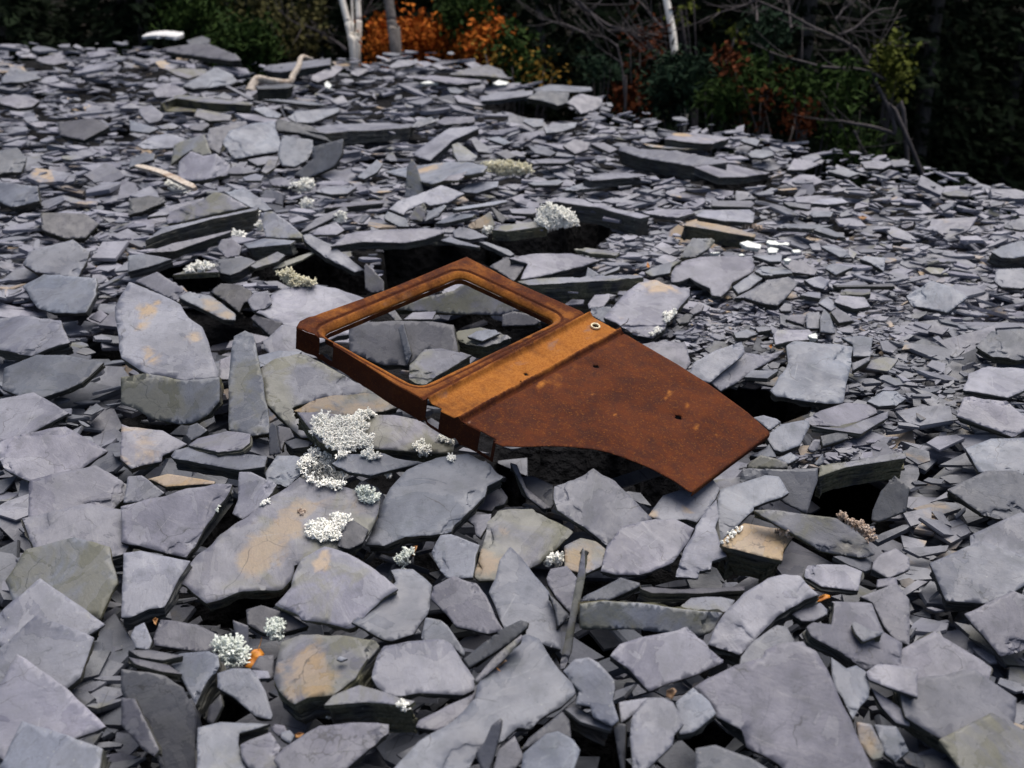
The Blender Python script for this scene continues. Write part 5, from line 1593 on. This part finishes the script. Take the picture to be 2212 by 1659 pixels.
def plank(px_line, wid, thick, label, mat, name, roll=.3, cat='wood'):
    (a, b) = px_line
    pa, pb = Vector(surf(*a)) + Vector((0, 0, .05)), Vector(surf(*b)) + Vector((0, 0, .05))
    d = (pb - pa); L = d.length; d.normalize()
    up = (Vector((0, -roll, 1)) - d * Vector((0, -roll, 1)).dot(d)).normalized()
    sdv = d.cross(up)
    V, Fc = [], []
    k = 14
    for i in range(k + 1):
        f = i / k
        tp = min(1, .55 + 5 * min(f, 1 - f) + .2 * noise.noise(Vector((f * 11, 3, 1))))
        for sx, sy in ((-1, -1), (1, -1), (1, 1), (-1, 1)):
            w = wid * .5 * tp * (1 + .25 * noise.noise(Vector((f * 7, sx, sy * 3))))
            h = thick * .5 * (1 + .35 * noise.noise(Vector((f * 9, sx * 2, sy))))
            V.append(sdv * (sx * w) + up * (sy * h) + d * (L * (f - .5)) + up * (.02 * math.sin(f * 3)))
    for i in range(k):
        for q in range(4):
            j = (q + 1) % 4
            Fc.append((i * 4 + q, i * 4 + j, i * 4 + 4 + j, i * 4 + 4 + q))
    Fc += [(3, 2, 1, 0), (k * 4, k * 4 + 1, k * 4 + 2, k * 4 + 3)]
    o = link(name, pydata(name, V, Fc), None, (mat,))
    o.location = (pa + pb) / 2
    m = o.modifiers.new("edge", 'BEVEL'); m.width = .0015; m.segments = 1
    tag(o, label, cat)
    return o
plank(((298, 380), (425, 432)), .036, .018, 'splintered bleached plank lying among slates at left', M_DRIFT, "weathered_plank")
lichen(tile(0, 0, '330,1580 440,1600 540,1665 400,1665 350,1620'), 'white lichen on the splintered plank at left', 0, .02)
_n = N("white_painted_board")
M_BOARD = _n.finish(_n.mix(_n.ramp(_n.noise(_n.new("TexCoord").outputs['Object'], 6, 4), .5, .75), (.66, .66, .67), (.40, .41, .43)), .6, None, .3)
plank(((314, 89), (394, 91)),   .20, .03, 'bleached white board lying on the far left crest', M_BOARD, "white_board", 0.1, 'board')
lichen(tile(2, 2, '1165,1275 1225,1250 1335,1305 1310,1330 1180,1300'), 'bleached crust on the right corner of the ochre topped block', 3, .007)

# thin dead twigs by the cream ring
tw = empty("dead_twig", tuple(surf(1390, 720)))
o0 = np.array(tw.location)
paths = []
for s in ('2010,1185 2060,1150 2100,1125 2115,1090', '2060,1150 2095,1148 2125,1150', '2080,1200 2130,1215 2170,1215 2212,1225'):
    q = tile(1, 1, s)
    paths.append([(tuple(C0 + ray(*p) * ((o0 - C0) @ CF - .05) - o0), .0022 - .0004 * i) for i, p in enumerate(q)])
V, Fc = tube_mesh(paths, 5)
link("twig", pydata("twig", V, Fc, True), tw, (M_TWIG,))
tag(tw, 'thin dark forked twig right of the cream ring', 'twig')

# --- white quartz
def quartz_material():
    n = N("white_quartz")
    v = n.new("TexCoord").outputs['Object']
    col = n.mix(n.ramp(n.noise(v, 30, 4), .4, .7), (.66, .69, .66), (.38, .41, .40))
    return n.finish(col, .35, n.bump(n.noise(v, 60, 4), .4, .004), .5)
M_Q = quartz_material()
for k, (c, r, s, l) in enumerate([
 (2,1,'860,440 930,420 1050,455 1040,490 920,475', 'left and largest of the white quartz pieces on the right slope'),
 (2,1,'1090,435 1110,410 1290,440 1290,460 1130,455', 'long upper piece of white quartz on the right slope'),
 (2,1,'1100,490 1130,475 1200,490 1180,525 1110,525', 'lower chip of white quartz below the long piece'),
 (2,1,'1240,580 1270,570 1310,580 1300,595 1250,598', 'white quartz chip right below the quartz group'),
 (2,1,'600,525 680,518 700,525 640,532', 'flat white quartz sliver behind the large flat slab'),
 (2,1,'845,545 880,530 910,548 870,552', 'white quartz crumb on the upper rim of the large flat slab'),
 (2,1,'1310,500 1380,495 1390,520 1330,525', 'faint quartz flake at the right end of the quartz group'),
 (2,1,'1450,1240 1520,1215 1535,1245 1530,1270 1470,1260', 'bright white quartz pebble in the gravel above the bright fluted slab'),
 (0,0,'1695,725 1720,700 1760,735 1740,765 1710,755', 'cream stone on the far slope right of the driftwood'),
 (1,0,'310,715 400,695 480,705 470,720 340,722', 'pale sliver of quartz on the far centre slope'),
 (1,0,'940,720 990,690 1080,710 1060,730 980,735', 'pale quartz lump on the right end of the centre crest')]):
    poly = tile(c, r, s)
    cx, cy, _ = centroid(poly)
    base = surf(cx, cy)
    nn = np.array([0.03, -.35, 1.0]); nn /= np.linalg.norm(nn)
    base = base + nn * .02
    base = C0 + (base - C0) * .995
    d = (base - C0) @ nn
    pts = [C0 + ray(*p) * (d / (ray(*p) @ nn)) for p in poly]
    xa = np.array([1.0, 0, 0]); xa -= nn * nn[0]; xa /= np.linalg.norm(xa); ya = np.cross(nn, xa)
    me = slab_mesh([((p - base) @ xa, (p - base) @ ya) for p in pts], .025, 77 + k, .8)
    ob = link("quartz_piece", me, None, (M_Q, M_Q))
    ob.matrix_world = Matrix(((xa[0], ya[0], nn[0], base[0]), (xa[1], ya[1], nn[1], base[1]), (xa[2], ya[2], nn[2], base[2]), (0, 0, 0, 1)))
    tag(ob, l, 'quartz', 'white quartz pieces', 'thing')
# ------------------------------------------------------------------ the wood behind the heap
def foliage_material(name, a, b, trans=.25):
    n = N(name)
    v = n.new("TexCoord").outputs['Object']
    at = n.new("Attribute", attribute_name="shade")
    col = n.mix(at.outputs['Fac'], a, b)
    col = n.mix(n.math('MULTIPLY', n.ramp(n.noise(v, 3, 3), .4, .65), .5), col, tuple(.5 * (x + y) * .6 for x, y in zip(a, b)))
    return n.finish(col, .85, None, .06)
M_FOL = {'orange': foliage_material("leaves_orange", (.24, .045, .008), (.50, .155, .022)), 'yellow': foliage_material("leaves_yellow", (.11, .07, .012), (.22, .12, .02)),
         'green': foliage_material("leaves_green", (.010, .024, .006), (.040, .070, .016)), 'olive': foliage_material("leaves_olive", (.035, .038, .014), (.12, .105, .04)),
         'brown': foliage_material("leaves_red_brown", (.045, .012, .005), (.12, .034, .012)), 'dark': foliage_material("needles_dark", (.006, .011, .006), (.014, .024, .011)),
         'teal': foliage_material("needles_teal", (.008, .018, .012), (.022, .044, .024)), 'lime': foliage_material("leaves_lime", (.04, .055, .01), (.10, .11, .02))}
NR = np.random.default_rng(8)
def leaf_mesh(name, C, size, aspect=.6, axis=None, up=.5):
    """one small folded face per leaf"""
    C = np.asarray(C); k = len(C)
    d = NR.normal(size=(k, 3)) if axis is None else axis + NR.normal(size=(k, 3)) * .35
    d /= np.linalg.norm(d, axis=1)[:, None]
    w = NR.normal(size=(k, 3)); w[:, 2] *= (1 - up)
    w -= d * (w * d).sum(1)[:, None]; w /= np.linalg.norm(w, axis=1)[:, None]
    s = size * NR.uniform(.65, 1.3, k)[:, None]
    nn = np.cross(d, w)
    P = np.stack([C - d * s * .5, C + w * s * aspect * .5 + nn * s * .08, C + d * s * .5, C - w * s * aspect * .5 + nn * s * .08], 1).reshape(-1, 3)
    me = bpy.data.meshes.new(name)
    me.vertices.add(4 * k); me.vertices.foreach_set('co', P.ravel())
    me.loops.add(4 * k); me.loops.foreach_set('vertex_index', np.arange(4 * k))
    me.polygons.add(k); me.polygons.foreach_set('loop_start', np.arange(k) * 4)
    at = me.attributes.new("shade", 'FLOAT', 'POINT')
    at.data.foreach_set('value', np.repeat(NR.random(k), 4).astype(np.float32))
    me.update(calc_edges=True)
    return me

def floor_z(x, y):
    return FLOOR + 0.1 * (y - 12) - .03 + .15 * noise.noise(Vector((x * .3, y * .3, 0)))
def build_floor():
    xs = np.linspace(-70, 70, 71); ys = np.concatenate([np.linspace(8.5, 40, 40), np.linspace(44, 160, 24)])
    V = [(x, y, floor_z(x, y)) for y in ys for x in xs]
    nx = len(xs)
    Fc = [(j * nx + i, j * nx + i + 1, (j + 1) * nx + i + 1, (j + 1) * nx + i) for j in range(len(ys) - 1) for i in range(nx - 1)]
    n = N("leaf_litter")
    v = n.new("TexCoord").outputs['Object']
    col = n.mix(n.ramp(n.noise(v, 4, 6, .7), .35, .7), (.006, .006, .005), (.018, .013, .009))
    return link("ground", pydata("ground", V, Fc, True), None, (n.finish(col, .95, n.bump(n.noise(v, 9, 5), .8, .1), .1),))
tag(build_floor(), 'dark forest floor of leaf litter behind the heap', None, None, 'structure')

def at(px, py, t): return C0 + ray(px, py) * t

# --- conifers, three kinds shared
def conifer_parts(h, sd, per):
    rg = np.random.default_rng(sd)
    C, A = [], []
    zz = .5
    while zz < h:
        f = zz / h
        L = (1 - f) ** .8 * (1.5 + .35 * rg.random()) + .12
        nb = rg.integers(5, 8)
        a0 = rg.uniform(0, 6.28)
        for b in range(nb):
            a = a0 + 6.283 * b / nb + rg.uniform(-.3, .3)
            LL = L * rg.uniform(.7, 1.1)
            k = int(per * LL)
            u = rg.uniform(.12, 1, k)
            dr = np.array([math.cos(a), math.sin(a), 0])
            sdv = np.array([-math.sin(a), math.cos(a), 0])
            spread = (1 - u * .6) * .32 * LL
            p = u[:, None] * LL * dr + rg.normal(size=k)[:, None] * (spread * .55)[:, None] * sdv
            p[:, 2] = zz + .10 * LL * u - .35 * LL * u ** 2 + rg.normal(size=k) * .035
            C.append(p); A.append(np.repeat((dr + np.array([0, 0, -.25]))[None], k, 0))
        zz += rg.uniform(.20, .30)
    C = np.concatenate(C); A = np.concatenate(A)
    crown = leaf_mesh("crown", C, .17, .38, A, .6)
    V, Fc = tube_mesh([[((.03 * math.sin(i), .03 * math.cos(i * 2), h * i / 10 - .3), .12 * (1 - i / 10.5)) for i in range(11)]], 8, sd, .1)
    return crown, pydata("trunk", V, Fc, True)
CON = [conifer_parts(7.5, 31, 46), conifer_parts(9.0, 32, 42), conifer_parts(6.0, 33, 52)]
for cr, tr in CON:
    cr.materials.append(M_FOL['dark']); tr.materials.append(M_BARK)
rgc = random.Random(4)
spots = []
for row, (y, nx) in enumerate([(13.0, 9), (15.5, 10), (19.0, 11), (24.0, 11)]):
    for i in range(nx):
        x = (i - (nx - 1) / 2) * (y * 1.25 / nx) + rgc.uniform(-.6, .6)
        spots.append((x, y + rgc.uniform(-.8, .8)))
ROWN = ['nearest', 'second', 'third', 'farthest']
NTH = ['leftmost', 'second', 'third', 'fourth', 'fifth', 'sixth', 'seventh', 'eighth', 'ninth', 'tenth', 'eleventh']
rows_ = [9, 10, 11, 11]
for q_, (x, y) in enumerate(spots):
    r_ = 0
    while q_ >= rows_[r_]: q_ -= rows_[r_]; r_ += 1
    k = rgc.randrange(3)
    t_ = empty("conifer_tree", (x, y, floor_z(x, y)))
    t_.rotation_euler = (0, 0, rgc.uniform(0, 6.28))
    s = rgc.uniform(.85, 1.2)
    t_.scale = (s, s, s)
    for nm, me in zip(("crown", "trunk"), CON[k]):
        o = bpy.data.objects.new(nm, me); COL.objects.link(o); o.parent = t_
    tag(t_, 'dark conifer, ' + NTH[q_] + ('' if q_ == 0 else ' from left') + ' in the ' + ROWN[r_] + ' row of the black wood', 'conifer', 'dark conifers of the wood')

# --- leafy shrubs: stems and a cloud of separate leaves in a shape with real depth
def shrub(name, label, polys, t, deep, count, size, mat, stems=6, cat='shrub', group=None, aspect=.7):
    allp = [p for poly in polys for p in poly]
    cx = sum(p[0] for p in allp) / len(allp); cy = max(p[1] for p in allp)
    b = at(cx, cy, t)
    base = np.array([b[0], b[1], max(floor_z(b[0], b[1]), b[2] - 1.6)])
    root = empty(name, tuple(base))
    C = []
    clumps = []
    rg = random.Random(int(cx) + count)
    for poly in polys:
        xs = [p[0] for p in poly]; ys = [p[1] for p in poly]
        k = 0
        while k < 26:
            a, bb = rg.uniform(min(xs), max(xs)), rg.uniform(min(ys), max(ys))
            if inside(poly, a, bb):
                clumps.append(at(a, bb, t + rg.uniform(-deep, deep))); k += 1
    sg = .085 * t / 10
    while len(C) < count:
        c = clumps[rg.randrange(len(clumps))]
        C.append(c + NR.normal(size=3) * sg)
    o = link("foliage", leaf_mesh("foliage", np.array(C) - base, size, aspect), root, (M_FOL[mat],))
    paths = []
    for c in clumps[::max(1, len(clumps) // stems)]:
        e = c - base
        paths.append([(tuple(e * f + np.array([0, 0, .2 * math.sin(f * 3)])), .018 * (1 - .8 * f)) for f in (0, .25, .5, .75, 1)])
    for p in paths:
        V, Fc = tube_mesh([p], 5)
        link("stem", pydata("stem", V, Fc, True), root, (M_TWIG,))
    tag(root, label, cat, group)
    return root
shrub("autumn_shrub", 'orange red autumn bush left of the grey trunk', [tile(0, 0, '2090,330 2212,280 2300,300 2280,430 2212,420 2080,350'), tile(1, 0, '0,430 0,300 60,290 60,430')], 11.0, .35, 900, .060, 'orange')
shrub("autumn_shrub", 'low orange autumn bush right of the grey trunk', [tile(1, 0, '130,430 120,250 210,220 420,300 560,360 600,440 500,470 300,460')], 11.2, .4, 2300, .060, 'orange')
shrub("autumn_shrub", 'brightest orange autumn bush above the centre crest', [tile(1, 0, '600,430 700,380 830,300 880,255 960,300 1110,260 1080,310 1010,360 960,430 850,450 700,470')], 10.6, .35, 2300, .058, 'orange')
shrub("yellow_shrub", 'sparse yellow bush running down right of the orange bush', [tile(1, 0, '850,480 930,430 960,520 880,530'), tile(1, 0, '1080,420 1240,430 1200,520 1290,540 1280,600 1180,690 1080,640 1020,580'), tile(1, 0, '1290,640 1380,600 1520,640 1500,690 1300,680')], 9.8, .3, 230, .050, 'yellow')
shrub("green_shrub", 'dark green bush under the yellow leaves at centre', [tile(1, 0, '1010,350 1130,330 1180,420 1060,500 1000,440'), tile(1, 0, '1100,600 1230,560 1240,700 1120,690')], 10.2, .3, 900, .07, 'green')
shrub("green_cedar", 'soft green cedar bough hanging above the orange bush', [tile(1, 0, '570,120 580,0 850,-60 900,60 860,180 780,260 700,350 600,330')], 10.9, .4, 2600, .085, 'green', cat='cedar', aspect=.35)
shrub("green_cedar", 'dark green cedar left of the driftwood', [tile(0, 0, '790,330 900,270 1180,300 1200,420 1100,560 960,540 880,440 780,420')], 11.0, .5, 2600, .09, 'green', cat='cedar', aspect=.35)
shrub("green_cedar", 'dark green cedar behind the bleached board', [tile(0, 0, '300,130 360,20 760,40 740,260 600,330 480,310 460,220')], 12.0, .6, 2100, .09, 'green', cat='cedar', aspect=.35)
shrub("olive_sapling", 'thin olive leaved sapling left of the twin birch', [tile(0, 0, '940,60 1100,0 1640,-40 1700,120 1600,250 1300,180 1050,240 900,160'), tile(0, 0, '1380,340 1500,290 1640,330 1560,400 1430,390')], 11.8, .6, 900, .075, 'olive')
shrub("olive_sapling", 'olive leaves sprinkled at the top right of the picture', [tile(2, 0, '300,20 480,0 480,60 340,150'), tile(2, 0, '780,260 900,250 860,300')], 10.5, .5, 90, .065, 'lime')
shrub("oak_shrub", 'red brown oak bush at the foot of the right hand wood', [tile(2, 0, '790,1080 880,900 1040,720 1180,620 1360,600 1300,800 1290,930 1200,900 1130,860 1060,1000 1250,1100 1200,1190 1000,1150'), tile(2, 0, '1330,950 1440,930 1430,1080 1340,1060'), tile(2, 0, '690,530 800,500 830,580 720,570')], 8.8, .5, 620, .055, 'brown')
shrub("oak_shrub", 'red brown leaves left of the right hand birch', [tile(2, 0, '20,250 140,210 180,330 200,470 60,560 0,540 -120,420 -60,330'), tile(2, 0, '0,800 60,790 60,900 -60,880'), tile(1, 0, '2050,760 2200,800 2200,900 2080,880')], 9.6, .5, 520, .065, 'brown')
shrub("fir_bough", 'bright green fir bough above the oak bush', [tile(2, 0, '1000,290 1020,240 1180,200 1250,240 1150,320 1030,330')], 8.9, .25, 650, .09, 'teal', 3, 'fir', None, .25)
shrub("fir_bough", 'flat green fir bough left of the oak bush', [tile(2, 0, '510,830 560,800 700,820 900,780 880,860 780,910 640,940 560,900')], 8.6, .25, 1100, .08, 'green', 3, 'fir', None, .25)
shrub("fir_bough", 'green fir bough right of the oak bush', [tile(2, 0, '1280,790 1330,720 1490,680 1480,780 1380,820'), tile(2, 0, '1540,850 1640,830 1800,840 1760,890 1600,890')], 8.5, .25, 800, .08, 'green', 3, 'fir', None, .25)
shrub("fir_bough", 'dark teal fir crossing the right hand birch', [tile(2, 0, '60,830 200,560 340,560 540,620 540,680 380,720 480,800 200,840')], 9.0, .3, 2000, .09, 'teal', 4, 'fir', None, .25)
shrub("fir_bough", 'dim green fir in the middle of the right hand wood', [tile(2, 0, '830,640 960,560 1160,600 1120,700 860,700'), tile(2, 0, '1700,620 1860,560 1860,800 1700,760'), tile(2, 0, '1580,1100 1760,1180 2000,1180 2100,1300 1900,1290 1700,1240')], 8.7, .4, 1400, .08, 'green', 5, 'fir', None, .3)
shrub("lime_sapling", 'yellow green leaves at the right edge of the photographed wood', [tile(2, 0, '2110,480 2160,440 2230,460 2240,720 2140,700 2110,620')], 8.8, .3, 700, .06, 'lime')
shrub("fir_bough", 'dim green fir left of the right hand birch', [tile(1, 0, '1750,520 1900,540 2050,640 1800,640')], 9.5, .3, 350, .08, 'teal', 3, 'fir', None, .3)

# --- birches and trunks
def birch_material():
    n = N("birch_bark")
    v = n.new("TexCoord").outputs['Object']
    b = n.noise(n.scale(v, (10, 10, 34)), 1, 4, .6)
    col = n.mix(n.ramp(n.noise(v, 6, 4), .4, .7), (.88, .84, .76), (.70, .64, .56))
    col = n.mix(n.ramp(b, .64, .70), col, (.05, .042, .04))
    return n.finish(col, .7, n.bump(b, .4, .01), .2)
M_BIRCH = birch_material()
def trunk_path(pts, t, r0, r1, root, up=5.5):
    """picture points bottom to top, then carried on upward; base on the forest floor"""
    P = [at(a, b, t) for a, b in pts]
    d0 = P[1] - P[0]; d1 = P[-1] - P[-2]
    base = P[0].copy(); fz = floor_z(base[0], base[1])
    base = P[0] - d0 / max(d0[2], .01) * (P[0][2] - fz) * np.array([.3, .3, 1])
    base[2] = fz - .1
    pts3 = [base] + P
    if up: pts3 += [P[-1] + d1 / np.linalg.norm(d1) * 2, P[-1] + d1 / np.linalg.norm(d1) * up]
    q = smooth_path(pts3, 5)
    m = len(q)
    return [(tuple(p - root), r0 + (r1 - r0) * i / (m - 1)) for i, p in enumerate(q)]
def trunk_tree(name, label, stems, mat, cat, branches=(), t=11, group=None, up=5.5):
    a, b = stems[0][0][0]
    f = at(a, b, t)
    root = empty(name, (f[0], f[1], floor_z(f[0], f[1])))
    rt = np.array(root.location)
    for pts, r0, r1 in stems:
        V, Fc = tube_mesh([trunk_path(pts, t, r0, r1, rt, up)], 12, 5, .08)
        link("trunk", pydata("trunk", V, Fc, True), root, (mat,))
    rg = random.Random(int(a))
    for pts, r, dt in branches:
        P = smooth_path([at(x, y, t + dt * i / max(1, len(pts) - 1)) for i, (x, y) in enumerate(pts)], 5)
        m = len(P)
        paths = [[(tuple(p - rt), r * (1 - .75 * i / (m - 1))) for i, p in enumerate(P)]]
        for _ in range(9):
            i = rg.randrange(1, m - 1)
            d = P[min(m - 1, i + 1)] - P[i - 1]; d /= np.linalg.norm(d)
            v = d * .8 + np.array([rg.gauss(0, .6), rg.gauss(0, .6), rg.gauss(.1, .6)]); v /= np.linalg.norm(v)
            L = rg.uniform(.12, .5)
            paths.append([(tuple(P[i] + v * L * s + np.array([0, 0, .06 * s * s]) - rt), max(.0022, r * .34 * (1 - .7 * s))) for s in (0, .4, .7, 1)])
        V, Fc = tube_mesh(paths, 5)
        link("branch", pydata("branch", V, Fc, True), root, (M_TWIG,))
    tag(root, label, cat, group)
trunk_tree("birch_tree", 'white birch with twin trunks above the far left slope', [
    (tile(0, 0, '1960,560 1945,440 1910,230 1850,0'), .046, .028), (tile(0, 0, '1985,560 1990,430 1995,200 1985,0'), .038, .024), (tile(0, 0, '1950,470 1945,300 1935,0'), .016, .010)],
    M_BIRCH, 'birch', [(tile(0, 0, '1890,440 1800,365 1640,310 1420,320 1220,300'), .022, .3), (tile(0, 0, '1770,350 1600,250 1450,200 1300,90'), .014, -.3), (tile(0, 0, '2010,160 2070,80 2110,0'), .012, .1)], t=11.3)
trunk_tree("grey_tree", 'leaning grey tree trunk above the orange bushes', [(tile(1, 0, '110,520 98,430 70,200 40,0'), .056, .040)], M_BARK, 'tree', (), t=10.2)
trunk_tree("birch_tree", 'single white birch in the right hand wood', [(tile(2, 0, '375,1000 345,700 310,540 280,280 225,-20'), .040, .028)], M_BIRCH, 'birch',
    [(tile(2, 0, '215,260 100,140 0,20 -150,-60'), .016, .2), (tile(2, 0, '230,320 100,300 0,280 -170,270'), .014, -.1), (tile(2, 0, '110,430 40,350 -60,290 -280,210 -560,30'), .020, .0), (tile(2, 0, '260,440 130,470'), .012, -.2)], t=9.4)
trunk_tree("dead_tree", 'bare grey dead tree with long limbs in the right hand wood', [(tile(2, 0, '2300,1250 2190,1020 2080,800 1960,560 1880,430'), .020, .013)], M_TWIG, 'dead tree',
    [(tile(2, 0, '1880,430 1700,330 1480,230 1300,130 1000,0 850,-60'), .018, -.2), (tile(2, 0, '1720,300 1860,240 2020,100 2200,70'), .014, .1), (tile(2, 0, '2120,690 1900,600 1600,580 1400,530 1180,470 960,370'), .015, -.3),
     (tile(2, 0, '1310,270 1290,100 1280,-20'), .014, .2), (tile(2, 0, '1010,190 1010,100 1000,0'), .014, .2), (tile(2, 0, '1000,0 880,60 720,100 560,160'), .014, .3), (tile(2, 0, '1690,170 1760,80 1830,0'), .012, .1), (tile(2, 0, '1960,560 2000,460 2060,380'), .012, .1)], t=8.6, up=0)
trunk_tree("dead_tree", 'fallen bare branch low at the right of the wood', [(tile(2, 0, '2330,1240 2200,1160 2020,1100 1850,1070'), .018, .012)], M_TWIG, 'branch',
    [(tile(2, 0, '1850,1070 1760,1050 1690,1030 1660,960'), .013, .1), (tile(2, 0, '1850,1130 1900,1240 1940,1310'), .011, .1)], t=8.2, up=0)
trunk_tree("dead_tree", 'thin bare dead tree between the orange bush and the right birch', [(tile(1, 0, '2085,960 2080,850 2060,600 2010,380'), .014, .008)], M_TWIG, 'dead tree',
    [(tile(1, 0, '2010,400 1930,330 1820,300'), .008, .1), (tile(1, 0, '2070,560 1960,480 1830,400'), .009, .1), (tile(1, 0, '1740,290 1560,210 1330,160'), .012, .2), (tile(1, 0, '1650,-20 1780,110 1940,220 2210,330'), .020, .1), (tile(1, 0, '1930,265 2050,270 2180,285'), .014, .1)], t=9.2, up=0)
